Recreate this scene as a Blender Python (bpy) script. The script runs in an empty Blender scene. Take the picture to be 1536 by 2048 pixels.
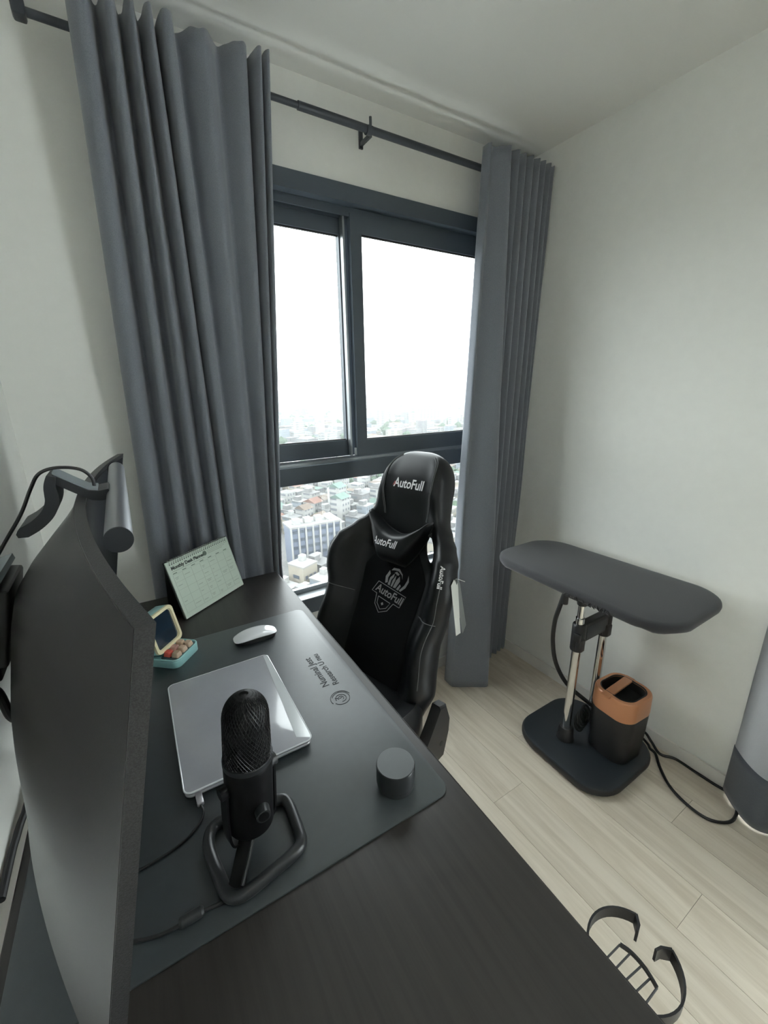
import bpy, bmesh, math, random
from mathutils import Vector, Matrix, Euler, noise

# ------------------------------------------------------------------ camera, sky, exposure
random.seed(7)
sc = bpy.context.scene
COL = sc.collection
YAW, PITCH, ROLL, FPX = math.radians(31.748), math.radians(16.441), math.radians(-0.984), 838.35
CAMZ = 1.445
fwd = Vector((math.sin(YAW)*math.cos(PITCH), math.cos(YAW)*math.cos(PITCH), -math.sin(PITCH)))
rgt0 = Vector((math.cos(YAW), -math.sin(YAW), 0)); up0 = rgt0.cross(fwd)
rgt = math.cos(ROLL)*rgt0 + math.sin(ROLL)*up0
upv = -math.sin(ROLL)*rgt0 + math.cos(ROLL)*up0
cam_d = bpy.data.cameras.new('camera'); cam = bpy.data.objects.new('camera', cam_d); COL.objects.link(cam)
cam_d.sensor_fit = 'HORIZONTAL'; cam_d.sensor_width = 36.0; cam_d.lens = 36.0*FPX/1536.0
cam_d.clip_start = 0.02; cam_d.clip_end = 20000
M = Matrix((rgt, upv, -fwd)).transposed().to_4x4(); M.translation = (0, 0, CAMZ)
cam.matrix_world = M
sc.camera = cam

SKY = 13.2; HAZE = 0.00022
w = bpy.data.worlds.new('overcast_sky'); sc.world = w; w.use_nodes = True
w.node_tree.nodes['Background'].inputs[0].default_value = (0.93, 0.975, 1.0, 1)
w.node_tree.nodes['Background'].inputs[1].default_value = SKY
sc.view_settings.view_transform = 'Standard'; sc.view_settings.look = 'None'
sc.view_settings.exposure = 0.25; sc.view_settings.gamma = 1.0; sc.view_settings.use_curve_mapping = False
sc.cycles.use_denoising = True
sc.cycles.max_bounces = 14; sc.cycles.diffuse_bounces = 7; sc.cycles.transparent_max_bounces = 16
sc.cycles.sample_clamp_indirect = 8.0

def ray(u, v):
    return rgt*((u-768)/FPX) - upv*((v-1024)/FPX) + fwd
def on_z(u, v, z):
    d = ray(u, v); return Vector((0, 0, CAMZ)) + d*((z-CAMZ)/d.z)
def on_y(u, v, y):
    d = ray(u, v); return Vector((0, 0, CAMZ)) + d*(y/d.y)
def on_x(u, v, x):
    d = ray(u, v); return Vector((0, 0, CAMZ)) + d*(x/d.x)

# ------------------------------------------------------------------ helpers: materials
MATS = {}
def mat(name, col, rough=0.5, metal=0.0, spec=0.5, coat=0.0, noise_s=None, noise_amt=0.15, bump=None, bump_s=200, sheen=0.0,
        vary=0.0, coat_rough=0.1):
    m = bpy.data.materials.new(name); m.use_nodes = True
    nt = m.node_tree; b = nt.nodes['Principled BSDF']
    b.inputs['Base Color'].default_value = (*col, 1); b.inputs['Roughness'].default_value = rough
    b.inputs['Metallic'].default_value = metal; b.inputs['Specular IOR Level'].default_value = spec
    b.inputs['Coat Weight'].default_value = coat; b.inputs['Coat Roughness'].default_value = coat_rough
    b.inputs['Sheen Weight'].default_value = sheen
    tc = None
    if noise_s or bump:
        tc = nt.nodes.new('ShaderNodeTexCoord')
    if noise_s:
        n = nt.nodes.new('ShaderNodeTexNoise'); n.inputs['Scale'].default_value = noise_s; n.inputs['Detail'].default_value = 4
        nt.links.new(tc.outputs['Object'], n.inputs['Vector'])
        r = nt.nodes.new('ShaderNodeValToRGB')
        r.color_ramp.elements[0].position = 0.3; r.color_ramp.elements[1].position = 0.7
        r.color_ramp.elements[0].color = (*[c*(1-noise_amt) for c in col], 1)
        r.color_ramp.elements[1].color = (*[min(1, c*(1+noise_amt)) for c in col], 1)
        nt.links.new(n.outputs['Fac'], r.inputs['Fac']); nt.links.new(r.outputs['Color'], b.inputs['Base Color'])
    if vary:
        oi = nt.nodes.new('ShaderNodeObjectInfo'); hs = nt.nodes.new('ShaderNodeHueSaturation')
        mr = nt.nodes.new('ShaderNodeMapRange'); mr.inputs[3].default_value = 1-vary; mr.inputs[4].default_value = 1+vary
        nt.links.new(oi.outputs['Random'], mr.inputs[0]); nt.links.new(mr.outputs[0], hs.inputs['Value'])
        src = b.inputs['Base Color'].links[0].from_socket if b.inputs['Base Color'].links else None
        if src: nt.links.new(src, hs.inputs['Color'])
        else: hs.inputs['Color'].default_value = (*col, 1)
        nt.links.new(hs.outputs['Color'], b.inputs['Base Color'])
    if bump:
        n2 = nt.nodes.new('ShaderNodeTexNoise'); n2.inputs['Scale'].default_value = bump_s; n2.inputs['Detail'].default_value = 2
        nt.links.new(tc.outputs['Object'], n2.inputs['Vector'])
        bp = nt.nodes.new('ShaderNodeBump'); bp.inputs['Strength'].default_value = bump; bp.inputs['Distance'].default_value = 0.001
        nt.links.new(n2.outputs['Fac'], bp.inputs['Height']); nt.links.new(bp.outputs['Normal'], b.inputs['Normal'])
    MATS[name] = m
    return m

def glass_mat(name, tint, refl=0.08):
    m = bpy.data.materials.new(name); m.use_nodes = True
    nt = m.node_tree; nt.nodes.clear()
    o = nt.nodes.new('ShaderNodeOutputMaterial'); mix = nt.nodes.new('ShaderNodeMixShader')
    t = nt.nodes.new('ShaderNodeBsdfTransparent'); t.inputs[0].default_value = (*tint, 1)
    g = nt.nodes.new('ShaderNodeBsdfGlossy'); g.inputs['Roughness'].default_value = 0.0
    mix.inputs[0].default_value = refl
    nt.links.new(t.outputs[0], mix.inputs[1]); nt.links.new(g.outputs[0], mix.inputs[2]); nt.links.new(mix.outputs[0], o.inputs[0])
    MATS[name] = m
    return m

def wood_mat(name, c1, c2, rough, sx, sy, vary=0.0, spec=0.5, bump=0.1, rnd=False):
    m = bpy.data.materials.new(name); m.use_nodes = True
    nt = m.node_tree; b = nt.nodes['Principled BSDF']
    b.inputs['Roughness'].default_value = rough; b.inputs['Specular IOR Level'].default_value = spec
    tc = nt.nodes.new('ShaderNodeTexCoord'); mp = nt.nodes.new('ShaderNodeMapping')
    mp.inputs['Scale'].default_value = (sx, sy, sx)
    nt.links.new(tc.outputs['Object'], mp.inputs['Vector'])
    oi = nt.nodes.new('ShaderNodeObjectInfo')
    if rnd:
        cx = nt.nodes.new('ShaderNodeCombineXYZ'); mu = nt.nodes.new('ShaderNodeMath'); mu.operation = 'MULTIPLY'; mu.inputs[1].default_value = 40
        nt.links.new(oi.outputs['Random'], mu.inputs[0]); nt.links.new(mu.outputs[0], cx.inputs[0]); nt.links.new(mu.outputs[0], cx.inputs[1])
        nt.links.new(cx.outputs[0], mp.inputs['Location'])
    n = nt.nodes.new('ShaderNodeTexNoise'); n.inputs['Scale'].default_value = 1; n.inputs['Detail'].default_value = 6
    n.inputs['Roughness'].default_value = 0.65; n.inputs['Distortion'].default_value = 0.6
    nt.links.new(mp.outputs[0], n.inputs['Vector'])
    r = nt.nodes.new('ShaderNodeValToRGB'); e = r.color_ramp.elements
    e[0].position = 0.34; e[0].color = (*c1, 1); e[1].position = 0.62; e[1].color = (*c2, 1)
    nt.links.new(n.outputs['Fac'], r.inputs['Fac'])
    hs = nt.nodes.new('ShaderNodeHueSaturation'); mr = nt.nodes.new('ShaderNodeMapRange')
    mr.inputs[3].default_value = 1-vary; mr.inputs[4].default_value = 1+vary
    nt.links.new(oi.outputs['Random'], mr.inputs[0]); nt.links.new(mr.outputs[0], hs.inputs['Value'])
    nt.links.new(r.outputs['Color'], hs.inputs['Color']); nt.links.new(hs.outputs['Color'], b.inputs['Base Color'])
    bp = nt.nodes.new('ShaderNodeBump'); bp.inputs['Strength'].default_value = bump; bp.inputs['Distance'].default_value = 0.001
    nt.links.new(n.outputs['Fac'], bp.inputs['Height']); nt.links.new(bp.outputs['Normal'], b.inputs['Normal'])
    MATS[name] = m
    return m

def cloth_mat(name, col, transl=0.0, scale=900, rough=0.9, sheen=0.3, amt=0.18):
    m = mat(name, col, rough, 0, 0.2, noise_s=scale, noise_amt=amt, bump=0.25, bump_s=scale, sheen=sheen)
    if transl:
        nt = m.node_tree; b = nt.nodes['Principled BSDF']; out = nt.nodes['Material Output']
        t = nt.nodes.new('ShaderNodeBsdfTranslucent'); t.inputs[0].default_value = (*[min(1, c*2.2) for c in col], 1)
        mx = nt.nodes.new('ShaderNodeMixShader'); mx.inputs[0].default_value = transl
        nt.links.new(b.outputs[0], mx.inputs[1]); nt.links.new(t.outputs[0], mx.inputs[2]); nt.links.new(mx.outputs[0], out.inputs[0])
    return m

# ------------------------------------------------------------------ helpers: meshes
def cr(pts, n, closed=False):
    """Catmull-Rom through pts, n samples per span"""
    P = [Vector(p) for p in pts]; out = []; L = len(P)
    spans = L if closed else L-1
    for i in range(spans):
        if closed: a, b, c, d = P[(i-1) % L], P[i], P[(i+1) % L], P[(i+2) % L]
        else: a, b, c, d = P[max(i-1, 0)], P[i], P[i+1], P[min(i+2, L-1)]
        for k in range(n):
            t = k/n
            out.append(0.5*((2*b)+(c-a)*t+(2*a-5*b+4*c-d)*t*t+(3*b-a-3*c+d)*t**3))
    if not closed: out.append(P[-1].copy())
    return out

def rrect(w, h, r, n=6, cx=0, cy=0):
    r = max(min(r, w/2-1e-4, h/2-1e-4), 1e-4); o = []
    for (sx, sy, a0) in ((1, 1, 0), (-1, 1, 90), (-1, -1, 180), (1, -1, 270)):
        for k in range(n+1):
            a = math.radians(a0+90*k/n)
            o.append((cx+sx*(w/2-r)+r*math.cos(a), cy+sy*(h/2-r)+r*math.sin(a)))
    return o

def smooth(e0, e1, x):
    t = max(0, min(1, (x-e0)/(e1-e0))); return t*t*(3-2*t)

def interp(tab, x):
    if x <= tab[0][0]: return tab[0][1]
    for (x0, y0), (x1, y1) in zip(tab, tab[1:]):
        if x <= x1:
            t = (x-x0)/(x1-x0); t = t*t*(3-2*t)*0.5+t*0.5
            return y0+(y1-y0)*t
    return tab[-1][1]

class MB:
    def __init__(s, xf=None): s.v = []; s.f = []; s.mi = []; s.xf = xf or Matrix(); s.cur = 0
    def add(s, vs, fs, xf=None):
        X = s.xf @ xf if xf else s.xf
        b = len(s.v); s.v += [X @ Vector(p) for p in vs]; s.f += [[i+b for i in f] for f in fs]; s.mi += [s.cur]*len(fs)
        return s
    def box(s, c, d, rot=None):
        x, y, z = [k/2 for k in d]
        vs = [(-x, -y, -z), (x, -y, -z), (x, y, -z), (-x, y, -z), (-x, -y, z), (x, -y, z), (x, y, z), (-x, y, z)]
        X = Matrix.Translation(c) @ (rot.to_matrix().to_4x4() if rot else Matrix())
        return s.add(vs, [(0, 3, 2, 1), (4, 5, 6, 7), (0, 1, 5, 4), (1, 2, 6, 5), (2, 3, 7, 6), (3, 0, 4, 7)], X)
    def bb(s, x0, x1, y0, y1, z0, z1):
        return s.box(((x0+x1)/2, (y0+y1)/2, (z0+z1)/2), (x1-x0, y1-y0, z1-z0))
    def loft(s, rings, caps=(True, True), closed=False, xf=None):
        n = len(rings[0]); vs = [p for r in rings for p in r]; fs = []
        R = len(rings)
        for i in range(R if closed else R-1):
            j = (i+1) % R
            for k in range(n):
                fs.append((i*n+k, i*n+(k+1) % n, j*n+(k+1) % n, j*n+k))
        if not closed:
            if caps[0]: fs.append(tuple(range(n-1, -1, -1)))
            if caps[1]: fs.append(tuple((R-1)*n+k for k in range(n)))
        return s.add(vs, fs, xf)
    def rslab(s, w, d, z0, z1, rc, re=0.003, n=6, m=3, c=(0, 0), xf=None):
        """slab with rounded corners (rc) and rounded edges (re)"""
        rings = []
        re = min(re, (z1-z0)/2-1e-5)
        for k in range(m+1):
            a = math.pi/2*k/m; i = re*(1-math.sin(a)); z = z0+re*(1-math.cos(a))
            rings.append([(x, y, z) for x, y in rrect(w-2*i, d-2*i, rc-i, n, *c)])
        for k in range(m+1):
            a = math.pi/2*k/m; i = re*(1-math.cos(a)); z = z1-re*(1-math.sin(a))
            rings.append([(x, y, z) for x, y in rrect(w-2*i, d-2*i, rc-i, n, *c)])
        return s.loft(rings, xf=xf)
    def rbox(s, c, d, r, rot=None, m=2):
        X = Matrix.Translation(c) @ (rot.to_matrix().to_4x4() if rot else Matrix())
        return s.rslab(d[0], d[1], -d[2]/2, d[2]/2, r, r, 3, m, xf=X)
    def cyl(s, p0, p1, r0, r1=None, n=20, caps=(True, True)):
        r1 = r0 if r1 is None else r1
        return s.tube([p0, p1], [r0, r1], n, caps)
    def tube(s, path, r, n=10, caps=(True, True), closed=False, sx=1.0, up=None):
        P = [Vector(p) for p in path]; L = len(P); rings = []
        t0 = (P[1]-P[0]).normalized()
        u = Vector(up) if up else (Vector((0, 0, 1)) if abs(t0.z) < 0.9 else Vector((1, 0, 0)))
        u = (u-t0*u.dot(t0)).normalized()
        for i in range(L):
            if closed: t = (P[(i+1) % L]-P[i-1]).normalized()
            else: t = (P[min(i+1, L-1)]-P[max(i-1, 0)]).normalized()
            if up:
                u = Vector(up)
            u = (u-t*u.dot(t)).normalized(); w_ = t.cross(u)
            rr = r[i] if isinstance(r, (list, tuple)) else r
            rings.append([P[i]+u*(rr*math.cos(2*math.pi*k/n))+w_*(rr*sx*math.sin(2*math.pi*k/n)) for k in range(n)])
        return s.loft(rings, caps, closed)
    def ribbon(s, path, w, t, up=(0, 0, 1), closed=False):
        """rectangular section swept along path: w along up, t across"""
        P = [Vector(p) for p in path]; L = len(P); rings = []; U = Vector(up)
        for i in range(L):
            if closed: d = (P[(i+1) % L]-P[i-1]).normalized()
            else: d = (P[min(i+1, L-1)]-P[max(i-1, 0)]).normalized()
            u = (U-d*U.dot(d)).normalized(); q = d.cross(u)
            rings.append([P[i]+u*w/2+q*t/2, P[i]-u*w/2+q*t/2, P[i]-u*w/2-q*t/2, P[i]+u*w/2-q*t/2])
        return s.loft(rings, closed=closed)
    def lathe(s, prof, n=32, o=(0, 0, 0)):
        rings = [[(o[0]+r*math.cos(2*math.pi*k/n), o[1]+r*math.sin(2*math.pi*k/n), o[2]+z) for k in range(n)] for r, z in prof]
        return s.loft(rings)
    def extr(s, outline, z0, z1, xf=None):
        return s.loft([[(x, y, z0) for x, y in outline], [(x, y, z1) for x, y in outline]], xf=xf)
    def grid(s, fn, nu, nv, cu=False):
        vs = [fn(i/(nu if cu else nu-1), j/(nv-1)) for j in range(nv) for i in range(nu)]; fs = []
        for j in range(nv-1):
            for i in range(nu if cu else nu-1):
                i2 = (i+1) % nu
                fs.append((j*nu+i, j*nu+i2, (j+1)*nu+i2, (j+1)*nu+i))
        return s.add(vs, fs)
    def mesh(s, name, sharp=35):
        me = bpy.data.meshes.new(name); me.from_pydata([tuple(p) for p in s.v], [], s.f)
        if any(s.mi): me.polygons.foreach_set('material_index', s.mi)
        bm = bmesh.new(); bm.from_mesh(me); bmesh.ops.recalc_face_normals(bm, faces=bm.faces); bm.to_mesh(me); bm.free()
        me.shade_smooth(); me.set_sharp_from_angle(angle=math.radians(sharp))
        me.update(); return me

XF = {}
def tag(o, label, cat=None, group=None, kind=None):
    o['label'] = label
    if cat: o['category'] = cat
    if group: o['group'] = group
    if kind: o['kind'] = kind
    return o
def thing(name, label, cat, loc=(0, 0, 0), rz=0.0, group=None, kind=None):
    o = bpy.data.objects.new(name, None); o.empty_display_size = 0.05; COL.objects.link(o)
    o.location = loc; o.rotation_euler = (0, 0, rz)
    XF[o] = Matrix.Translation(loc) @ Matrix.Rotation(rz, 4, 'Z')
    return tag(o, label, cat, group, kind)
def part(name, mb, m, parent, world=False, label=None, sharp=35):
    """mesh object; parent None = top level at world origin. world=True: mb is in world space"""
    root = parent
    while root is not None and root.parent is not None: root = root.parent
    if world and root is not None and root in XF:
        inv = XF[root].inverted(); mb.v = [inv @ Vector(p) for p in mb.v]
    o = bpy.data.objects.new(name, mb.mesh(name, sharp)); COL.objects.link(o)
    for mm in (m if isinstance(m, (list, tuple)) else [m]): o.data.materials.append(MATS[mm] if isinstance(mm, str) else mm)
    o.parent = parent
    if label: o['label'] = label
    return o
def single(name, mb, m, label, cat, loc=(0, 0, 0), rz=0.0, world=True, group=None, kind=None, sharp=35):
    X = Matrix.Translation(loc) @ Matrix.Rotation(rz, 4, 'Z')
    if world:
        inv = X.inverted(); mb.v = [inv @ Vector(p) for p in mb.v]
    o = bpy.data.objects.new(name, mb.mesh(name, sharp)); COL.objects.link(o); o.location = loc; o.rotation_euler = (0, 0, rz)
    for mm in (m if isinstance(m, (list, tuple)) else [m]): o.data.materials.append(MATS[mm] if isinstance(mm, str) else mm)
    XF[o] = X
    return tag(o, label, cat, group, kind)
def struct(name, mb, m, label=None, parent=None):
    o = part(name, mb, m, parent)
    if parent is None:
        o['kind'] = 'structure'
        if label: o['label'] = label
    return o
def text_data(body, size, align='CENTER', shear=0.0, bold=0.0, space=1.0):
    c = bpy.data.curves.new('lettering', 'FONT'); c.body = body; c.size = size; c.align_x = align; c.align_y = 'CENTER'
    c.shear = shear; c.offset = bold; c.space_character = space; c.resolution_u = 3
    o = bpy.data.objects.new('lettering', c); COL.objects.link(o)
    dg = bpy.context.evaluated_depsgraph_get(); dg.update()
    me = bpy.data.meshes.new_from_object(o.evaluated_get(dg))
    v = [(p.co.x, p.co.y) for p in me.vertices]; f = [list(p.vertices) for p in me.polygons]
    bpy.data.objects.remove(o); bpy.data.curves.remove(c); bpy.data.meshes.remove(me)
    return v, f

# ------------------------------------------------------------------ materials
mat('wall_paint', (0.80, 0.80, 0.765), 0.85, spec=0.2, noise_s=30, noise_amt=0.012, bump=0.06, bump_s=350)
mat('ceiling_paint', (0.83, 0.83, 0.80), 0.9, spec=0.15)
mat('skirting', (0.70, 0.68, 0.64), 0.5)
wood_mat('floor_oak', (0.57, 0.495, 0.395), (0.72, 0.645, 0.54), 0.42, 24, 1.6, vary=0.045, bump=0.10, rnd=True)
mat('floor_gap', (0.26, 0.21, 0.16), 0.9)
mat('aluminium_grey', (0.070, 0.088, 0.106), 0.45, metal=0.0, spec=0.5)
mat('aluminium_track', (0.30, 0.32, 0.33), 0.35, metal=0.8)
mat('seal_black', (0.01, 0.01, 0.01), 0.6)
glass_mat('pane_tinted', (0.665, 0.68, 0.675), 0.014)
glass_mat('pane_clear', (0.92, 0.94, 0.93), 0.05)
cloth_mat('curtain_grey', (0.205, 0.22, 0.25), transl=0.06, scale=700)
cloth_mat('curtain_balcony', (0.24, 0.24, 0.24), transl=0.45, scale=700)
cloth_mat('curtain_hem', (0.10, 0.11, 0.125), transl=0.05, scale=700)
mat('rod_black', (0.050, 0.056, 0.064), 0.4, metal=0.3)
wood_mat('desk_wood', (0.020, 0.0175, 0.0155), (0.030, 0.0265, 0.024), 0.40, 70, 2.5, spec=0.5, bump=0.15)
mat('desk_edge', (0.03, 0.026, 0.024), 0.35)
mat('steel_black', (0.02, 0.02, 0.022), 0.45, metal=0.2)
mat('mat_leather', (0.016, 0.024, 0.028), 0.50, spec=0.75, coat=0.75, coat_rough=0.42, bump=0.15, bump_s=1500, noise_s=60, noise_amt=0.12)
mat('mat_print', (0.003, 0.004, 0.005), 0.6)
mat('plastic_black', (0.012, 0.012, 0.013), 0.45, bump=0.12, bump_s=1400)
mat('monitor_back', (0.026, 0.026, 0.027), 0.27, bump=0.06, bump_s=1600)
mat('monitor_bezel', (0.024, 0.024, 0.025), 0.42, spec=0.4, bump=0.3, bump_s=900, noise_s=900, noise_amt=0.5)
mat('screen_off', (0.004, 0.005, 0.006), 0.18)
mat('bar_alu', (0.30, 0.31, 0.33), 0.38, metal=0.9)
mat('bar_dark', (0.014, 0.017, 0.021), 0.5)
mat('bar_plate', (0.30, 0.34, 0.36), 0.4, metal=0.4)
mat('cable_black', (0.010, 0.010, 0.011), 0.5)
mat('laptop_alu', (0.42, 0.42, 0.45), 0.35, metal=0.6, noise_s=8, noise_amt=0.04)
mat('case_clear', (0.36, 0.365, 0.40), 0.25, spec=0.6, coat=1.0, coat_rough=0.08, noise_s=14, noise_amt=0.05)
mat('case_rim_glint', (0.66, 0.69, 0.72), 0.15, spec=0.7, coat=0.8)
mat('white_gloss', (0.78, 0.79, 0.82), 0.12, coat=0.6)
mat('mouse_under', (0.02, 0.02, 0.022), 0.4)
mat('paper', (0.60, 0.69, 0.60), 0.75)
mat('paper_edge', (0.72, 0.74, 0.70), 0.8)
mat('ink', (0.03, 0.04, 0.035), 0.7)
mat('ink_pale', (0.40, 0.47, 0.40), 0.8)
mat('ink_green', (0.16, 0.21, 0.17), 0.8)
mat('card_black', (0.012, 0.014, 0.014), 0.7)
mat('wire_white', (0.55, 0.58, 0.55), 0.4, metal=0.3)
mat('mint', (0.32, 0.60, 0.60), 0.32, coat=0.2)
mat('cream', (0.80, 0.73, 0.48), 0.35, coat=0.2)
mat('mint_dark', (0.05, 0.10, 0.11), 0.5)
mat('pixel_screen', (0.010, 0.022, 0.038), 0.12, coat=0.5)
mat('key_beige', (0.60, 0.44, 0.32), 0.5)
mat('key_pink', (0.62, 0.36, 0.30), 0.5)
mat('key_red', (0.62, 0.09, 0.07), 0.5)
mat('mic_black', (0.004, 0.004, 0.005), 0.5, spec=0.25)
mat('mic_mesh', (0.035, 0.035, 0.037), 0.4, metal=0.7)
mat('mic_satin', (0.022, 0.024, 0.026), 0.33)
mat('chrome', (0.72, 0.72, 0.71), 0.08, metal=1.0)
mat('copper', (0.56, 0.245, 0.12), 0.33, metal=0.2, coat=0.3)
mat('tank_black', (0.016, 0.016, 0.017), 0.42)
mat('base_black', (0.022, 0.028, 0.034), 0.36)
cloth_mat('board_cloth', (0.042, 0.042, 0.046), scale=900, sheen=0.25)
mat('leather_black', (0.0075, 0.0085, 0.010), 0.38, spec=0.33, bump=0.10, bump_s=900)
cloth_mat('chair_velvet', (0.0030, 0.0035, 0.0045), scale=1200, sheen=0.02)
mat('stitch', (0.13, 0.135, 0.14), 0.6)
mat('emblem_grey', (0.27, 0.27, 0.275), 0.6)
mat('thread_white', (0.80, 0.80, 0.80), 0.55)
mat('thread_red', (0.55, 0.12, 0.12), 0.55)
mat('tag_paper', (0.62, 0.63, 0.60), 0.6)
mat('tag_dark', (0.16, 0.17, 0.17), 0.6)
mat('usb_metal', (0.55, 0.53, 0.56), 0.35, metal=0.6)

# ------------------------------------------------------------------ room shell
XL, XR, YW, YF, ZC = -0.24, 1.69, 1.50, -4.4, 2.375
TH = 0.16
WX0, WX1, WZ0, WZ1 = 0.08, 1.58, 0.555, 2.115      # window opening
DY0, DY1, DZ = -1.25, 0.30, 2.15                    # balcony door opening in the right wall

fl = struct('floor', MB().bb(XL-.1, XR+TH, YF-.1, YW+.1, -0.08, -0.003), 'floor_gap', 'pale oak plank floor')
PW, PL, g = 0.152, 1.22, 0.0005
pm = MB().bb(-PW/2+g, PW/2-g, -PL/2+g, PL/2-g, -0.006, 0.0).mesh('plank')
pm.materials.append(MATS['floor_oak'])
nx = int((XR-XL)/PW)+2
for i in range(nx):
    off = (i*0.437) % 1.0*PL
    for j in range(-1, 7):
        y = YF+off+(j)*PL
        x = XR-PW/2-i*PW
        if y-PL/2 > YW or y+PL/2 < YF or x+PW/2 < XL: continue
        o = bpy.data.objects.new('plank', pm); COL.objects.link(o); o.parent = fl
        y0, y1 = max(y-PL/2, YF), min(y+PL/2, YW)
        x0, x1 = max(x-PW/2, XL), x+PW/2
        o.location = ((x0+x1)/2, (y0+y1)/2, 0); o.scale = ((x1-x0)/PW, (y1-y0)/PL, 1)

struct('ceiling', MB().bb(XL-.1, XR+TH, YF-.1, YW+TH, ZC, ZC+.1), 'ceiling_paint', 'plain white painted ceiling')
struct('wall_left', MB().bb(XL-.1, XL, YF-.1, YW+TH, -.08, ZC), 'wall_paint', 'off-white painted wall behind the desk and monitor')
mat('wall_unseen_dark', (0.10, 0.075, 0.058), 0.5)  # wall out of view, made dark to weaken reflections on black objects
struct('wall_front', MB().bb(XL, XR, YF-.1, YF, -.08, ZC), 'wall_unseen_dark', 'unseen wall opposite the window, darkened to dim reflections')
mb = MB().bb(XL, WX0, YW, YW+TH, -.08, ZC).bb(WX1, XR+TH, YW, YW+TH, -.08, ZC).bb(WX0, WX1, YW, YW+TH, -.08, WZ0).bb(WX0, WX1, YW, YW+TH, WZ1, ZC)
struct('wall_back', mb, 'wall_paint', 'off-white wall around the window')
mb = MB().bb(XR, XR+TH, DY1, YW, -.08, ZC).bb(XR, XR+TH, YF-.1, DY0, -.08, ZC).bb(XR, XR+TH, DY0, DY1, DZ, ZC).bb(XR, XR+TH, DY0, DY1, -.08, -.003)
struct('wall_right', mb, 'wall_paint', 'bare off-white wall beside the ironing board')
struct('baseboard_right', MB().bb(XR-.012, XR, DY1+.02, YW, 0, .055).bb(XR-.012, XR-.004, DY1+.02, YW, .055, .06), 'skirting', 'low pale skirting along the right wall')
struct('baseboard_back', MB().bb(XL, XR-.012, YW-.012, YW, 0, .055), 'skirting', 'low pale skirting under the window')

# window
win = thing('window_1', 'dark grey aluminium window with two sliding sashes over a fixed pane', None, (WX0, YW, WZ0), kind='structure')
A = 'aluminium_grey'
fy0, fy1 = YW-.012, YW+.10
part('head_frame', MB().bb(WX0, WX1, fy0, fy1, 2.062, WZ1).bb(WX0, WX1, YW+.028, YW+.034, 2.035, 2.062).bb(WX0, WX1, YW+.062, YW+.068, 2.035, 2.062), A, win, True)
part('jamb', MB().bb(WX0, WX0+.045, fy0, fy1, .60, 2.062), A, win, True)
part('jamb', MB().bb(WX1-.045, WX1, fy0, fy1, .60, 2.062), A, win, True)
tr = part('transom', MB().bb(WX0+.045, WX1-.045, fy0+.006, fy1, 1.098, 1.165), A, win, True)
part('track', MB().bb(WX0+.045, WX1-.045, YW+.010, YW+.013, 1.165, 1.176).bb(WX0+.045, WX1-.045, YW+.056, YW+.059, 1.165, 1.178), 'aluminium_track', tr, True)
part('sill_frame', MB().bb(WX0, WX1, fy0-.004, fy1, WZ0, .618), A, win, True)
part('sill_ledge', MB().bb(WX0+.045, WX1-.045, fy0-.002, YW+.05, .618, .622).bb(WX0+.045, WX1-.045, YW+.048, YW+.066, .622, .640), 'aluminium_track', win, True)
def sash(x0, x1, y):
    s = part('sash', MB().bb(x0, x1, y, y+.026, 1.985, 2.045).bb(x0, x1, y, y+.026, 1.178, 1.243)
             .bb(x0, x0+.046, y, y+.026, 1.243, 1.985).bb(x1-.046, x1, y, y+.026, 1.243, 1.985), A, win, True)
    part('seal', MB().bb(x0+.046, x1-.046, y+.008, y+.018, 1.243, 1.247).bb(x0+.046, x1-.046, y+.008, y+.018, 1.981, 1.985), 'seal_black', s, True)
    part('pane', MB().bb(x0+.046, x1-.046, y+.011, y+.015, 1.243, 1.985), 'pane_tinted', s, True)
    return s
XM = 0.832
s1 = sash(WX0+.045, XM+.008, YW+.066)
s2 = sash(XM-.012, WX1-.045, YW+.022)
part('interlock', MB().bb(XM-.034, XM-.026, YW+.040, YW+.066, 1.18, 2.04), 'aluminium_track', s1, True)
part('pull_latch', MB().rbox((XM-.024, YW+.018, 1.20), (.010, .006, .03), .002), 'aluminium_track', s2, True)
part('pane', MB().bb(WX0+.045, WX1-.045, YW+.055, YW+.059, .622, 1.098), 'pane_tinted', win, True)

# balcony door (beyond the edge of the frame, it lights the room)
dr = thing('door_1', 'sliding balcony door in the right wall', None, (XR+.03, (DY0+DY1)/2, 0), kind='structure')
ym = (DY0+DY1)/2
part('door_frame', MB().bb(XR+.02, XR+.12, DY0, DY1, DZ-.05, DZ).bb(XR+.02, XR+.12, DY0, DY0+.05, 0, DZ-.05).bb(XR+.02, XR+.12, DY1-.05, DY1, 0, DZ-.05).bb(XR+.02, XR+.12, DY0+.05, DY1-.05, 0, .03), A, dr, True)
for (a, b, xx) in ((DY0+.05, ym+.03, XR+.04), (ym-.03, DY1-.05, XR+.08)):
    lf = part('door_leaf', MB().bb(xx, xx+.03, a, b, .03, .10).bb(xx, xx+.03, a, b, DZ-.12, DZ-.05).bb(xx, xx+.03, a, a+.05, .10, DZ-.12).bb(xx, xx+.03, b-.05, b, .10, DZ-.12), A, dr, True)
    part('pane', MB().bb(xx+.012, xx+.018, a+.05, b-.05, .10, DZ-.12), 'pane_clear', lf, True)

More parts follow.
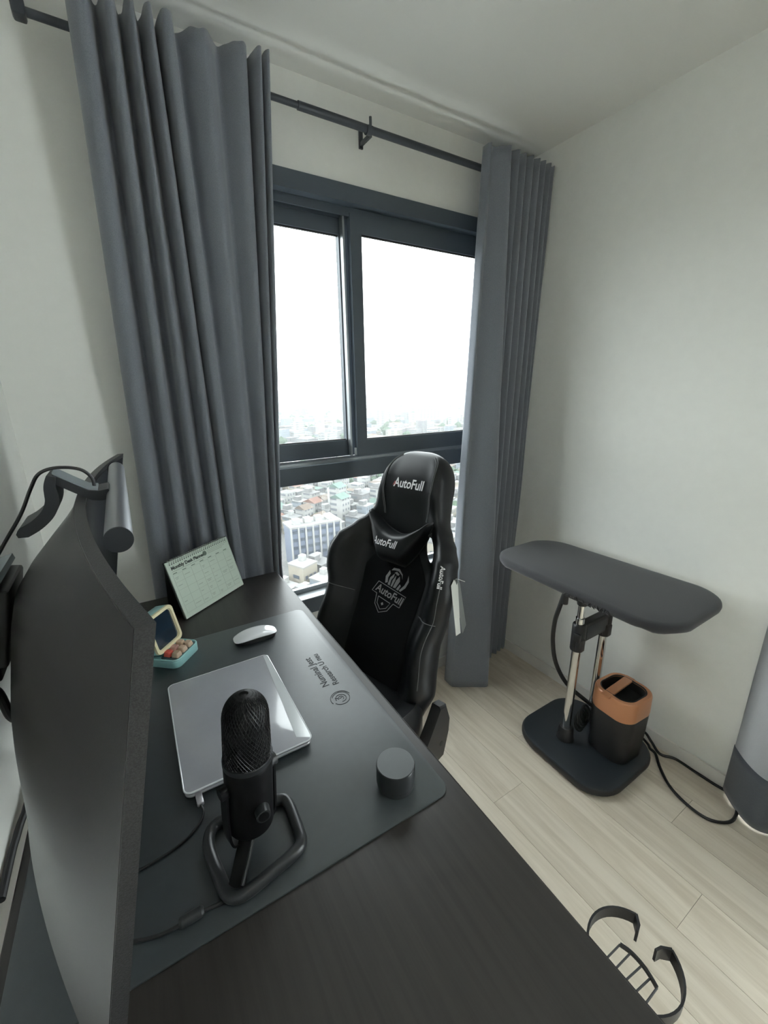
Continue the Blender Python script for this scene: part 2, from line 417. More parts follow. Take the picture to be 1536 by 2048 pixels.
# ------------------------------------------------------------------ curtain rods and curtains
RZ, RY = 2.252, 1.425
rod = thing('curtain_rod', 'black telescopic metal curtain rod over the window', 'curtain rod', (0.8, RY, RZ))
xl = on_y(42, 14, RY).x; xs = on_y(595, 205, RY).x; xc = on_y(737, 256, RY).x
part('inner_tube', MB().cyl((xl, RY, RZ), (xs+.02, RY, RZ), .0088, n=20), 'rod_black', rod, True)
part('outer_tube', MB().cyl((xs, RY, RZ), (1.668, RY, RZ), .0115, n=20), 'rod_black', rod, True)
part('end_cap', MB().rbox((xl-.006, RY+.004, RZ+.004), (.026, .036, .034), .006), 'rod_black', rod, True)
part('end_cap', MB().cyl((1.664, RY, RZ), (1.676, RY, RZ), .015, n=20), 'rod_black', rod, True)
for bx in (.10, xc, 1.64):
    mbk = MB().bb(bx+.004, bx+.018, YW-.006, YW, RZ-.022, RZ+.040).bb(bx+.007, bx+.015, RY+.004, YW-.004, RZ-.016, RZ-.004)
    mbk.ribbon([(bx+.0, RY+.0145*math.cos(a), RZ+.0145*math.sin(a)) for a in [math.radians(-200+k*20) for k in range(12)]], .018, .003, up=(1, 0, 0))
    br = part('bracket', mbk, 'rod_black', rod, True)
    part('screw', MB().cyl((bx+.006, RY-.003, RZ+.010), (bx+.006, RY-.003, RZ+.034), .0045, n=10), 'rod_black', br, True)

def curtain(name, top, bot, z0, z1, zref, m, label, cat='curtain', seed=1, hem=None, n=5, wob=0.004):
    """top / bot: matching lists of (x,y) fold points; z0 upper edge, z1 lower edge, zref where the lower outline is reached"""
    T = cr([(a, b, 0) for a, b in top], n); B = cr([(a, b, 0) for a, b in bot], n)
    N = len(T); rows = 64
    def zz(v, u): 
        return z0+(z1-z0)*v
    def P(i, v, off=0.0):
        z = z0+(z1-z0)*v
        t = max(0.0, min(1.0, (z0-z)/(z0-zref)))
        p = T[i].lerp(B[i], t)
        q = noise.noise(Vector((i*0.11, z*1.3, seed*7.3)))*wob*(0.3+t)
        q2 = noise.noise(Vector((i*0.11, z*2.1, seed*3.1+50)))*wob*(0.3+t)
        zt = z+0.006*noise.noise(Vector((i*.2, 0, seed)))*(1 if v < .02 else 0)
        return (p.x+q, p.y+q2, zt)
    mb = MB()
    mb.v = [Vector(P(i, j/(rows-1))) for j in range(rows) for i in range(N)]
    mb.f = [(j*N+i, j*N+i+1, (j+1)*N+i+1, (j+1)*N+i) for j in range(rows-1) for i in range(N-1)]; mb.mi = [0]*len(mb.f)
    c = sum((Vector(P(i, 1)) for i in range(N)), Vector())/N
    th_ = thing(name, label, cat, (c.x, c.y, z1))
    o = part('fabric', mb, m, th_, True, sharp=80)
    s = o.modifiers.new('cloth', 'SOLIDIFY'); s.thickness = 0.0018; s.offset = 0
    if hem:
        hh, hm = hem
        hb = MB(); rr = 8
        cx = sum(p.x for p in B)/N
        for side in (1,):
            base = len(hb.v)
            for j in range(rr):
                z = z1+hh*(1-j/(rr-1)); v = (z0-z)/(z0-z1)
                for i in range(N):
                    p = Vector(P(i, v)); a = Vector(P(max(i-1, 0), v)); b = Vector(P(min(i+1, N-1), v))
                    d = (b-a); nrm = Vector((d.y, -d.x, 0)); nrm = nrm.normalized() if nrm.length > 1e-6 else Vector((0, -1, 0))
                    if nrm.dot(Vector((0, 0, CAMZ))-p) < 0: pass
                    hb.v.append(p+nrm*0.0025*side)
            hb.f += [(base+j*N+i, base+j*N+i+1, base+(j+1)*N+i+1, base+(j+1)*N+i) for j in range(rr-1) for i in range(N-1)]
        hb.mi = [0]*len(hb.f)
        h = part('hem', hb, hm, th_, True, sharp=80)
        s = h.modifiers.new('cloth', 'SOLIDIFY'); s.thickness = 0.0016; s.offset = 0
    return th_

F0, F1 = 1.335, 1.410
def foldx(tab):   # (top_x, bottom_x, depth 0..1)
    top = [(a, F0+(F1-F0)*d) for a, b, d in tab]
    bot = [(b, 1.4455+0.043*d) for a, b, d in tab]
    return top, bot
LT = [(.056, .012, .95), (.060, .016, .4), (.078, .030, .0), (.096, .052, .05), (.106, .070, .8), (.116, .088, .95), (.124, .098, .5), (.131, .104, .05), (.146, .124, .02), (.153, .136, .7),
      (.160, .150, .98), (.167, .163, .8), (.172, .168, .2), (.184, .184, .0), (.192, .200, .6), (.199, .212, .98), (.205, .222, .7), (.210, .228, .1), (.221, .246, .0), (.229, .258, .6), (.235, .268, .98),
      (.240, .275, .4), (.246, .281, .04), (.264, .298, .05), (.272, .306, .7), (.284, .314, .85), (.300, .330, .55), (.318, .345, .30), (.338, .358, .18), (.356, .368, .40), (.374, .378, .75), (.392, .386, .55), (.410, .394, .25),
      (.428, .400, .10), (.442, .406, .25), (.452, .410, .85), (.460, .414, .5), (.467, .418, .05), (.476, .423, .05), (.481, .427, .8), (.486, .430, .5), (.491, .433, .05), (.499, .440, .1), (.503, .444, .8)]
t_, b_ = foldx(LT)
curtain('window_curtain', t_, b_, 2.300, 0.02, 0.82, 'curtain_grey', 'wide charcoal grey curtain bunched between monitor and window, behind the desk calendar', seed=2)
RT = [((1.322, 1.40), (1.205, 1.375)), ((1.324, 1.375), (1.202, 1.345)), ((1.345, 1.385), (1.222, 1.318)), ((1.375, 1.372), (1.275, 1.290)), ((1.405, 1.360), (1.345, 1.252)), ((1.414, 1.385), (1.366, 1.262)), ((1.416, 1.404), (1.374, 1.350)), ((1.432, 1.385), (1.392, 1.372)),
      ((1.455, 1.362), (1.412, 1.362)), ((1.462, 1.385), (1.424, 1.388)), ((1.466, 1.404), (1.438, 1.412)), ((1.482, 1.378), (1.462, 1.392)), ((1.496, 1.364), (1.482, 1.386)), ((1.502, 1.390), (1.490, 1.412)), ((1.506, 1.404), (1.496, 1.434)), ((1.522, 1.374), (1.520, 1.410)),
      ((1.536, 1.364), (1.540, 1.404)), ((1.541, 1.390), (1.548, 1.428)), ((1.545, 1.404), (1.553, 1.444)), ((1.560, 1.374), (1.570, 1.420)), ((1.574, 1.364), (1.588, 1.412)), ((1.578, 1.390), (1.595, 1.434)), ((1.582, 1.404), (1.600, 1.448)), ((1.598, 1.374), (1.614, 1.428)),
      ((1.610, 1.364), (1.628, 1.420)), ((1.615, 1.390), (1.632, 1.440)), ((1.618, 1.404), (1.638, 1.452)), ((1.634, 1.376), (1.648, 1.434)), ((1.646, 1.366), (1.658, 1.426)), ((1.650, 1.395), (1.662, 1.448)), ((1.664, 1.380), (1.668, 1.440)), ((1.674, 1.37), (1.676, 1.432))]
RT = [((a[0], 1.412-(1.412-a[1])*1.6), (b[0], b[1]+(a[1]-1.385)*.7)) for a, b in RT]
curtain('window_curtain', [a for a, b in RT], [b for a, b in RT], 2.300, 0.008, 0.02, 'curtain_grey', 'narrow charcoal grey curtain in the corner, its hem spread on the floor', seed=5, wob=0.006)
CT = [((1.675, .392), (1.676, .388)), ((1.655, .388), (1.664, .380)), ((1.640, .360), (1.625, .345)), ((1.615, .335), (1.592, .300)), ((1.608, .300), (1.586, .270)), ((1.635, .270), (1.604, .238)), ((1.655, .245), (1.650, .215)), ((1.640, .215), (1.650, .180)), ((1.610, .195), (1.606, .150)),
      ((1.606, .165), (1.598, .120)), ((1.640, .140), (1.630, .095)), ((1.655, .115), (1.655, .070)), ((1.620, .090), (1.618, .045)), ((1.606, .065), (1.600, .015)), ((1.640, .035), (1.640, -.015)), ((1.655, .010), (1.655, -.045)), ((1.615, -.015), (1.612, -.075)), ((1.612, -.045), (1.606, -.105)), ((1.650, -.075), (1.65, -.135))]
CT += [((1.632+.022*math.cos(k*1.9), -.075-.033*(k+1)), (1.630+.026*math.cos(k*1.9), -.135-.034*(k+1))) for k in range(11)]
CT = [((a[0]+.006, a[1]-.028), (min(b[0]+.006, 1.678), b[1]-.028)) for a, b in CT]
CT = [((a[0]-(.018 if k % 3 == 1 else -.006), a[1]), (b[0]-(.014 if k % 3 == 1 else -.004), b[1])) if k > 6 else (a, b) for k, (a, b) in enumerate(CT)]
curtain('balcony_curtain', [a for a, b in CT], [b for a, b in CT], 2.300, 0.008, 0.02, 'curtain_balcony', 'pale-lit grey curtain with a darker hem, beside the black power cord', seed=9, hem=(0.20, 'curtain_hem'))
rod2 = thing('curtain_rod', 'black curtain rod over the balcony door', 'curtain rod', (1.668, -0.8, RZ))
part('tube', MB().cyl((1.665, .40, RZ), (1.665, -2.1, RZ), .0105, n=16), 'rod_black', rod2, True)
for by in (.36, -.85, -2.05):
    part('bracket', MB().bb(1.665, XR, by-.006, by+.006, RZ-.007, RZ+.007).bb(XR-.006, XR, by-.012, by+.012, RZ-.04, RZ+.03), 'rod_black', rod2, True)
    
p = on_x(1022, 1084, XR)
hk = thing('tieback_hook', 'small chrome tieback hook on the wall next to the corner curtain', 'hook', (XR, p.y, p.z))
part('wall_plate', MB().cyl((XR, p.y, p.z), (XR-.006, p.y, p.z), .013, n=16), 'chrome', hk, True)
part('hook_arm', MB().tube(cr([(XR-.004, p.y, p.z), (XR-.03, p.y, p.z-.004), (XR-.05, p.y, p.z), (XR-.055, p.y, p.z+.014), (XR-.046, p.y, p.z+.022)], 5), .0035, 8), 'chrome', hk, True)

# ------------------------------------------------------------------ desk
DZT = 0.80
DA = math.radians(-1.1)                  # desk turned very slightly
dk = thing('desk', 'black-brown wooden desk along the left wall', 'desk', (0.088, 0.70, 0), DA)
DW, DL = 0.618, 1.476
part('tabletop', MB().rslab(DW, DL, DZT-.026, DZT, .012, .003, 5, 4), 'desk_wood', dk)
part('edge_band', MB().bb(DW/2-.0002, DW/2+.0004, -DL/2+.014, DL/2-.014, DZT-.0235, DZT-.0015), 'desk_edge', dk)
for sy in (-1, 1):
    lg = part('leg', MB().rbox((0, sy*.52, .40), (.08, .055, .70), .004), 'steel_black', dk)
    part('foot', MB().rbox((0, sy*.52, .0305), (.54, .07, .055), .006), 'steel_black', dk)
    part('top_support', MB().rbox((0, sy*.52, .755), (.52, .05, .036), .003), 'steel_black', dk)
part('crossbar', MB().rbox((0, 0, .745), (.06, .99, .04), .003), 'steel_black', dk)

# desk mat
c0, c1 = on_z(886, 1578, DZT), on_z(602, 1217, DZT)
mw, ml = 0.585, 0.712
mx1 = 0.3735; my0 = 0.405
mc = Vector((mx1-mw/2, my0+ml/2+.002, 0))
pad = thing('desk_mat', 'dark slate leather desk mat under laptop and microphone', 'desk mat', (mc.x+.004, mc.y, DZT), DA)
part('pad', MB().rslab(mw, ml, 0.0, .0028, .022, .0008, 8, 2), 'mat_leather', pad)
def flat_text(mb, body, size, xf, **k):
    v, f = text_data(body, size, **k); mb.add([(x, y, 0) for x, y in v], f, xf)
pr = MB()
# lettering reads from the chair side
tl0 = on_z(632, 1310, DZT); 
lx = mw/2-.055
def mat_xf(x, y): return Matrix.Translation((x, y, .00305)) @ Matrix.Rotation(math.radians(90), 4, 'Z')
P1 = XF[pad].inverted() @ on_z(646, 1335, DZT); P2 = XF[pad].inverted() @ on_z(638, 1345, DZT); P3 = XF[pad].inverted() @ on_z(681, 1398, DZT)
P1 = XF[pad].inverted() @ Vector((.3265, .808, DZT)); P2 = XF[pad].inverted() @ Vector((.3040, .808, DZT)); P3 = XF[pad].inverted() @ Vector((.3135, .697, DZT))
flat_text(pr, 'Numinal Jest', .0235, mat_xf(P2.x, P2.y), bold=.0003)
flat_text(pr, 'Research U neu', .0205, mat_xf(P1.x, P1.y), bold=.0003)
part('lettering', pr, 'mat_print', pad)
pr = MB()
def arc(r, a0, a1, n=26, c=(0, 0), z=.0032): return [(c[0]+r*math.cos(math.radians(a0+(a1-a0)*k/n)), c[1]+r*math.sin(math.radians(a0+(a1-a0)*k/n)), z) for k in range(n+1)]
cc = (P3.x, P3.y)
for r, a0, a1 in ((.0225, 10, 200), (.0190, -150, 150), (.0115, -100, 190), (.0060, -60, 200)):
    pr.ribbon(arc(r, a0, a1, c=cc), .0004, .0011)
pr.ribbon([(cc[0]-.004, cc[1], .0032), (cc[0]+.003, cc[1]+.001, .0032)], .0004, .0011)
pr.ribbon([(cc[0]-.012, cc[1]+.006, .0032), (cc[0]-.006, cc[1]+.002, .0032)], .0004, .0011)
part('logo', pr, 'mat_print', pad)
ZM = DZT+.0028

# ------------------------------------------------------------------ monitor with arm
ZT = CAMZ-.13; YC = .672; HC = .416; HM = .352; TILT = math.radians(12)
mon = thing('monitor', 'large black curved monitor seen from behind, tilted forward', 'monitor', (-.19, YC, DZT))
def mon_pt(s, h, depth):
    """s -1..1 along the width, h 0..1 from top down, depth behind the front face"""
    sag = .050*(1-s*s)
    x = 0.0-sag-depth*math.cos(0)
    d = h*HM
    nx_ = math.cos(TILT); 
    ang = -2*s*.073/HC*0.9
    px = x-d*math.sin(TILT); pz = ZT-d*math.cos(TILT)
    py = YC+s*HC
    return Vector((px, py, pz))
def back_depth(s, h):
    b = .0115+.060*(1-abs(s)**1.6)*smooth(0.0, .35, h)*(1-.30*smooth(.6, 1.0, h))
    return b
NS = 48
mb = MB(); rings = []
for i in range(NS+1):
    s = -1+2*i/NS
    ring = []
    K = 16
    for k in range(K+1):
        h = k/K; ring.append(mon_pt(s, h, back_depth(s, h)))
    ring.append(mon_pt(s, 1, .004)); ring.append(mon_pt(s, 0, .004))
    rings.append(ring)
mb.loft(rings)
bk = part('back_shell', mb, 'monitor_back', mon, True, sharp=50)
mb = MB(); rings = []
for i in range(NS+1):
    s = -1+2*i/NS
    rings.append([mon_pt(s, -.004, .0), mon_pt(s, -.004, .0108), mon_pt(s, 1.004, .0108), mon_pt(s, 1.004, .0)])
rings = [[p+Vector((0, -.0015 if i == 0 else .0015 if i == NS else 0, 0)) for p in r] for i, r in enumerate(rings)]
mb.loft(rings)
part('bezel', mb, 'monitor_bezel', mon, True, sharp=40)
mb = MB(); rings = []
for i in range(NS+1):
    s = (-1+2*i/NS)*.985
    rings.append([mon_pt(s, .02, -.0006), mon_pt(s, .02, .001), mon_pt(s, .96, .001), mon_pt(s, .96, -.0006)])
mb.loft(rings)
part('screen', mb, 'screen_off', mon, True)
# mount and arm
vb = Vector((-.175, YC+.03, 1.445-.285))
rotT = Euler((0, TILT, 0))
mt = part('mount_plate', MB().rbox(vb+Vector((.008, 0, .0)), (.016, .105, .105), .004, rotT), 'plastic_black', mon, True)
part('mount_cover', MB().box(vb+Vector((-.006, -.01, .058)), (.050, .13, .008), Euler((0, math.radians(-14), 0))), 'bar_plate', mt, True)
part('tilt_head', MB().rbox(vb+Vector((-.022, -.01, -.03)), (.030, .060, .095), .006), 'plastic_black', mt, True)
part('tilt_bolt', MB().cyl(vb+Vector((-.025, -.046, -.012)), vb+Vector((-.025, .03, -.012)), .012, n=18), 'chrome', mt, True)
part('upper_arm', MB().tube([vb+Vector((-.026, .01, -.05)), (-.200, .86, 1.08), (-.200, .95, 1.06)], .016, 14), 'steel_black', mon, True)
part('lower_arm', MB().tube([(-.200, .95, 1.06), (-.200, 1.06, 1.00), (-.200, 1.10, .99)], .018, 14), 'steel_black', mon, True)
part('post', MB().cyl((-.190, 1.10, DZT), (-.190, 1.10, 1.04), .0165, n=18), 'steel_black', mon, True)
part('desk_clamp', MB().rbox((-.180, 1.10, DZT+.0076), (.060, .09, .014), .004), 'steel_black', mon, True)
q0, q1 = on_y(-6, 1383, .655), on_y(26, 1436, .675)
part('monitor_cable', MB().tube(cr([vb+Vector((-.03, -.03, -.03)), q0+Vector((-.012, -.02, .03)), q0, q1, q1+Vector((.005, .06, -.04)), (-.205, .86, .84), (-.222, .80, .808), (-.226, .74, .806)], 7), .0055, 10), 'cable_black', mon, True)
part('cable_tail', MB().tube(cr([(-.226, .74, .806), (-.229, .715, .807), (-.231, .69, .806), (-.232, .665, .807), (-.233, .60, .806)], 5), .0052, 10), 'cable_black', mon, True)

# screen light bar
lb = thing('screen_light_bar', 'silver tubular light bar clipped on top of the monitor', 'lamp', (-.05, YC, ZT))
bx, bz = -.0168, 1.445-.1325
part('tube', MB().cyl((bx, .449, bz), (bx+.002, .899, bz), .0122, n=32), 'bar_alu', lb, True)
for ye, d in ((.447, .0025), (.899, .0025)):
    part('end_cap', MB().cyl((bx, ye, bz), (bx, ye+d, bz), .0124, n=32), 'bar_dark', lb, True)
# clip profile in x-z, extruded along y
def prof_extrude(pts, y0, y1, m, name, parent):
    r0 = [(x, y0, z) for x, z in pts]; r1 = [(x, y1, z) for x, z in pts]
    return part(name, MB().loft([r0, r1]), m, parent, True)
arm_c = [(-.024, 1.3225), (-.036, 1.321), (-.046, 1.323), (-.060, 1.333), (-.079, 1.3475)]
prof = [(x, z+.002) for x, z in arm_c]+[(x+.002, z-.011) for x, z in reversed(arm_c)]
prof_extrude(prof, YC-.024, YC+.026, 'bar_dark', 'clip_arm', lb)
prof_extrude([(x, z+.0045) for x, z in arm_c[1:]]+[(x, z+.0022) for x, z in reversed(arm_c[1:])], YC-.020, YC+.022, 'bar_plate', 'clip_top', lb)
wc = cr([(-.0795, 0, 1.3485), (-.083, 0, 1.336), (-.084, 0, 1.318), (-.091, 0, 1.303), (-.104, 0, 1.291), (-.118, 0, 1.2835)], 5)
wp = []; wq = []
for i, q in enumerate(wc):
    d = (wc[min(i+1, len(wc)-1)]-wc[max(i-1, 0)]).normalized(); nn = Vector((d.z, 0, -d.x)); tw = .0045+.0025*min(1, i/8)
    wp.append((q.x+nn.x*tw, q.z+nn.z*tw)); wq.append((q.x-nn.x*tw, q.z-nn.z*tw))
wend = [(-.1235, 1.2870), (-.1258, 1.2825), (-.1245, 1.2780)]
prof_extrude(wp+wend+list(reversed(wq)), YC-.030, YC+.032, 'bar_dark', 'counterweight', lb)
part('power_cord', MB().tube(cr([(-.040, YC, 1.326), (-.041, YC, 1.338), (-.052, YC, 1.350), (-.075, YC, 1.3545), (-.094, YC, 1.349), (-.106, YC, 1.331), (-.122, YC, 1.300), (-.150, YC-.002, 1.258), (-.185, YC-.01, 1.20), (-.205, YC-.02, 1.10)], 6), .0021, 8), 'cable_black', lb, True)

# ------------------------------------------------------------------ laptop
lapc = Vector((.1065, .7675, 0))
lp = thing('laptop', 'closed silver laptop in a clear shell, plugged in on the mat', 'laptop', (lapc.x, lapc.y, ZM), DA)
part('base', MB().rslab(.2195, .3050, .0035, .0098, .012, .003, 6, 3), 'laptop_alu', lp)
part('lid', MB().rslab(.2195, .3050, .0104, .0150, .012, .002, 6, 3), 'laptop_alu', lp)
cs = part('clear_shell', MB().rslab(.2215, .3075, .0150, .0172, .013, .0012, 6, 3), 'case_clear', lp)
rim = MB()
outl = rrect(.2200, .3060, .012, 6)
rim.tube([(x, y, .0160) for x, y in outl], .0016, 8, closed=True)
part('shell_rim', rim, 'case_rim_glint', cs)
refl_strip = MB()
refl_strip.add([(.1105-.0015, -.150, .0173), (.1105-.0015, .148, .0173), (.1105-.026, -.135, .0176), (.1105-.010, .148, .0176)], [(0, 1, 3, 2)])
part('shell_reflection', refl_strip, 'case_rim_glint', cs)  # pale strip laid on the flat lid as a painted reflection
for sx in (-1, 1):
    for sy in (-1, 1):
        part('foot', MB().cyl((sx*.09, sy*.13, 0), (sx*.09, sy*.13, .0036), .007, n=14), 'seal_black', lp)
cb = thing('usb_cable', 'thin black charging cable with a metal plug in the laptop', 'cable', (0.012, .60, ZM))
plugp = on_z(396, 1583, ZM+.006)
part('plug', MB().rbox((plugp.x, .606, ZM+.0072), (.0105, .024, .0068), .002), 'usb_metal', cb, True)
part('cord', MB().tube(cr([(plugp.x, .594, ZM+.0072), (.015, .580, ZM+.006), (.006, .566, ZM+.004), (-.018, .552, ZM+.002), (-.050, .545, ZM+.0019), (-.085, .545, ZM+.0019), (-.14, .56, ZM+.0019)], 7), .0019, 8), 'cable_black', cb, True)

# ------------------------------------------------------------------ mouse
mp = on_z(508, 1274, ZM)
ms = thing('mouse', 'low arched white wireless mouse on the mat', 'computer mouse', (mp.x+.003, mp.y-.004, ZM), DA)
def mouse_pt(u, v, top):
    a = 2*math.pi*u; e = 2/3.2
    ca, sa = math.cos(a), math.sin(a)
    X = .0565*math.copysign(abs(ca)**e, ca)*v; Y = .0285*math.copysign(abs(sa)**e, sa)*v
    arch = 1-(X/.062)**2
    if top: z = .0075*max(arch, 0)**.8+.006+.0085*max(arch, 0)*(1-v**4)**.5
    else: z = max(.0006, .0075*max(arch, 0)**.8*.55) if v < .9 else (.0075*max(arch, 0)**.8+.0055)
    return (X, Y, z)
part('top_shell', MB().grid(lambda u, v: mouse_pt(u, 1-.999*v, True), 48, 14, cu=True), 'white_gloss', ms, sharp=60)
part('underside', MB().loft([[mouse_pt(k/48, v, False)[:2]+(z,) for k in range(48)] for v, z in ((.93, .0006), (.96, .003))]+[[(lambda q: (q[0], q[1], q[2]-.0003))(mouse_pt(k/48, .995, True)) for k in range(48)]]), 'mouse_under', ms, sharp=60)

# ------------------------------------------------------------------ volume dial
dp = on_z(791, 1526, ZM+.043)
dl = thing('volume_dial', 'plain black cylindrical dial at the corner of the mat', 'dial', (dp.x, dp.y, ZM))
part('body', MB().lathe([(.0300, 0), (.0310, .001), (.0310, .0085), (.0302, .009), (.0302, .0105), (.0325, .011), (.0325, .0415), (.0318, .0428)], 56), 'mic_satin', dl)
part('top_disc', MB().lathe([(.0310, .0426), (.0310, .0434), (.0306, .0437)], 56), 'mat_leather', dl)

# ------------------------------------------------------------------ desk calendar
ca, cb2 = on_z(371, 1239, DZT), on_z(485, 1169, DZT)
e = (cb2-ca); cwid = e.length; ang = math.atan2(e.y, e.x)
cal = thing('desk_calendar', 'spiral-bound pale green desk planner standing before the wide curtain', 'calendar', ((ca.x+cb2.x)/2+.003, (ca.y+cb2.y)/2-.007, DZT), ang)
CH = .176; LEAN = math.radians(17)
XP = Matrix.Translation((0, 0, .004)) @ Matrix.Rotation(math.pi/2-LEAN, 4, 'X')      # page plane: x width, y up the page, z towards viewer
cp = part('page_block', MB(XP).rslab(cwid, CH, -.0045, 0, .002, .0006, 3, 1, c=(0, CH/2)), 'paper', cal)
part('page_edges', MB(XP).bb(-cwid/2+.001, cwid/2-.001, -.0008, .0012, -.0044, -.0004), 'paper_edge', cp)
part('stand_front', MB(XP).bb(-cwid/2-.002, cwid/2+.002, -.002, CH+.002, -.0068, -.0047), 'card_black', cal)
top = XP @ Vector((0, CH, -.006)); bot = Vector((0, top.y+.012, .001))
d = (bot-top); rb = MB(); 
rb.loft([[(-cwid/2, top.y, top.z), (cwid/2, top.y, top.z), (cwid/2, top.y-.002, top.z), (-cwid/2, top.y-.002, top.z)], [(-cwid/2, bot.y, bot.z), (cwid/2, bot.y, bot.z), (cwid/2, bot.y-.002, bot.z), (-cwid/2, bot.y-.002, bot.z)]])
part('stand_back', rb, 'card_black', cal)
sp = MB(XP)
nr = 30
for k in range(nr):
    x = -cwid/2+.012+(cwid-.024)*k/(nr-1)
    sp.tube([(x, CH-.003+.0066*math.sin(a), -.0035+.0066*math.cos(a)) for a in [2*math.pi*q/9 for q in range(9)]], .0011, 5, closed=True)
o = part('spiral_binding', sp, 'wire_white', cal); o['kind'] = 'stuff'
hl = MB(XP)
for k in range(nr):
    x = -cwid/2+.012+(cwid-.024)*k/(nr-1); hl.bb(x-.0013, x+.0013, CH-.0115, CH-.0085, .0001, .0004)
part('binding_holes', hl, 'ink', cp)
tx = MB(XP)
flat_text(tx, 'Monthly Desk Planner', .0138, Matrix.Translation((-cwid/2+.012, CH-.0225, .0006)), align='LEFT', bold=.0006)
part('title', tx, 'ink', cp)
tx = MB(XP)
xf_ = cwid/2
tx.loft([[(-xf_+.140+.0075*math.cos(a), CH-.021+.0075*math.sin(a), z) for a in [2*math.pi*q/20 for q in range(20)]] for z in (.0002, .0006)])
part('badge', tx, 'ink_green', cp)
tx = MB(XP)
for k in range(3): tx.bb(-xf_+.152, -xf_+.238-.012*k, CH-.0165-.0048*k, CH-.0150-.0048*k, .0002, .0005)
part('header_notes', tx, 'ink_pale', cp)
tx = MB(XP)
tx.bb(-xf_+.012, -xf_+.135, CH-.0325, CH-.0318, .0002, .0005)
for k in range(7): tx.bb(-xf_+.012+.0335*k, -xf_+.012+.0335*k+.014, CH-.0395, CH-.0372, .0002, .0005)
part('weekday_row', tx, 'ink_green', cp)
tx = MB(XP)
for k in range(6): tx.bb(-xf_+.010, xf_-.010, CH-.042-.024*k-.0003, CH-.042-.024*k+.0003, .0002, .0004)
for k in range(8): tx.bb(-xf_+.010+.0333*k-.0003, -xf_+.010+.0333*k+.0003, CH-.162, CH-.042, .0002, .0004)
rg = random.Random(4)
for r_ in range(5):
    for k in range(7):
        if rg.random() < .62:
            x = -xf_+.014+.0333*k; y = CH-.050-.024*r_-rg.random()*.006; ww = .006+rg.random()*.015
            tx.bb(x, x+ww, y-.0024, y-.0006, .0002, .0005)
            if rg.random() < .4: tx.bb(x+.002, x+ww*.8, y-.0068, y-.0050, .0002, .0005)
part('planner_grid', tx, 'ink_pale', cp)

# ------------------------------------------------------------------ retro pixel speaker
spk = thing('pixel_speaker', 'mint green retro computer shaped speaker with pixel screen and keys', 'speaker', (.0225, 1.066, DZT), math.radians(48.2))
part('base', MB().rslab(.092, .096, 0.0, .022, .016, .004, 6, 3), 'mint', spk)
tr_ = MB()
tr_.tube([(x, y, .0225) for x, y in rrect(.088, .092, .015, 6)], .0024, 8, closed=True)
part('base_rim', tr_, 'mint', spk)
part('key_well', MB().rslab(.080, .046, .0215, .0235, .008, .0005, 4, 1, c=(0, -.020)), 'mint_dark', spk)
for i in range(3):
    for j in range(2):
        km = 'key_red' if (i == 0 and j == 1) else ('key_pink' if (i+j) % 2 == 0 and j == 1 else 'key_beige')
        kx, ky = -.0235+.0225*i, -.0320+.0215*j
        km_ = MB().loft([[(kx+x, ky+y, z) for x, y in rrect(s_, s_, .003, 3)] for s_, z in ((.0185, .0236), (.0182, .027), (.0145, .0345), (.0135, .0350))])
        part('key', km_, km, spk)
XS = Matrix.Translation((0, .004, .028)) @ Matrix.Rotation(math.radians(8), 4, 'X')    # screen head leans back (towards +y with height)
XS = Matrix.Translation((0, .002, .028)) @ Matrix.Rotation(math.radians(-12), 4, 'X')
hd = MB(XS)
rg_ = []
for y, sh, r_ in ((.0, .0, .014), (.006, .0, .014), (.03, .0, .015), (.044, .007, .013), (.050, .014, .012)):
    rg_.append([(x, y, z) for x, z in rrect(.094-2*sh, .098-2*sh, r_, 6, 0, .052)])
part('head', hd.loft(rg_), 'mint', spk)
fr = MB(XS)
o1 = rrect(.094, .098, .014, 6, 0, .052); o2 = rrect(.074, .078, .010, 6, 0, .052)
fr.loft([[(x, .0005, z) for x, z in o1], [(x, -.006, z) for x, z in rrect(.092, .096, .013, 6, 0, .052)], [(x, -.0065, z) for x, z in rrect(.078, .082, .011, 6, 0, .052)], [(x, -.001, z) for x, z in o2]], caps=(False, False))
part('screen_frame', fr, 'cream', spk)
part('screen', MB(XS).loft([[(x, y, z) for x, z in rrect(.076, .080, .010, 6, 0, .052)] for y in (.0, -.0014)]), 'pixel_screen', spk)
part('toggle', MB().cyl((.036, .012, .022), (.036, .012, .034), .0016, n=8).lathe([(.0005, .033), (.003, .0345), (.0032, .037), (.001, .039)], 10, (.036, .012, 0)), 'key_pink', spk)

# ------------------------------------------------------------------ microphone
mic = thing('microphone', 'black desktop microphone with mesh head on a looped stand', 'microphone', (.075, .49, ZM))
LP = [(.117, .536), (.131, .527), (.133, .505), (.131, .470), (.128, .452), (.114, .443), (.080, .436), (.040, .430), (.022, .441), (.017, .470), (.012, .515), (.020, .542), (.040, .548), (.080, .543)]
lo = cr([(x, y, ZM+.0075) for x, y in LP], 4, closed=True)
part('stand_loop', MB().tube([p+Vector((0, 0, .001)) for p in lo], .0085, 12, closed=True), 'mic_satin', mic, True, sharp=60)
A0, A1 = Vector((.071, .500, .842)), Vector((.0855, .505, 1.052))
ax = (A1-A0).normalized()
XB = Matrix.Translation(A0) @ Vector((0, 0, 1)).rotation_difference(ax).to_matrix().to_4x4()
part('lower_body', MB(XB).lathe([(.020, -.004), (.0315, .0), (.0325, .004), (.0335, .10), (.0335, .108), (.031, .112)], 48), 'mic_black', mic, True)
part('trim_ring', MB(XB).lathe([(.0332, .106), (.0342, .107), (.0342, .114), (.0332, .115)], 48), 'mic_satin', mic, True)
HB = .114; HT = .2115
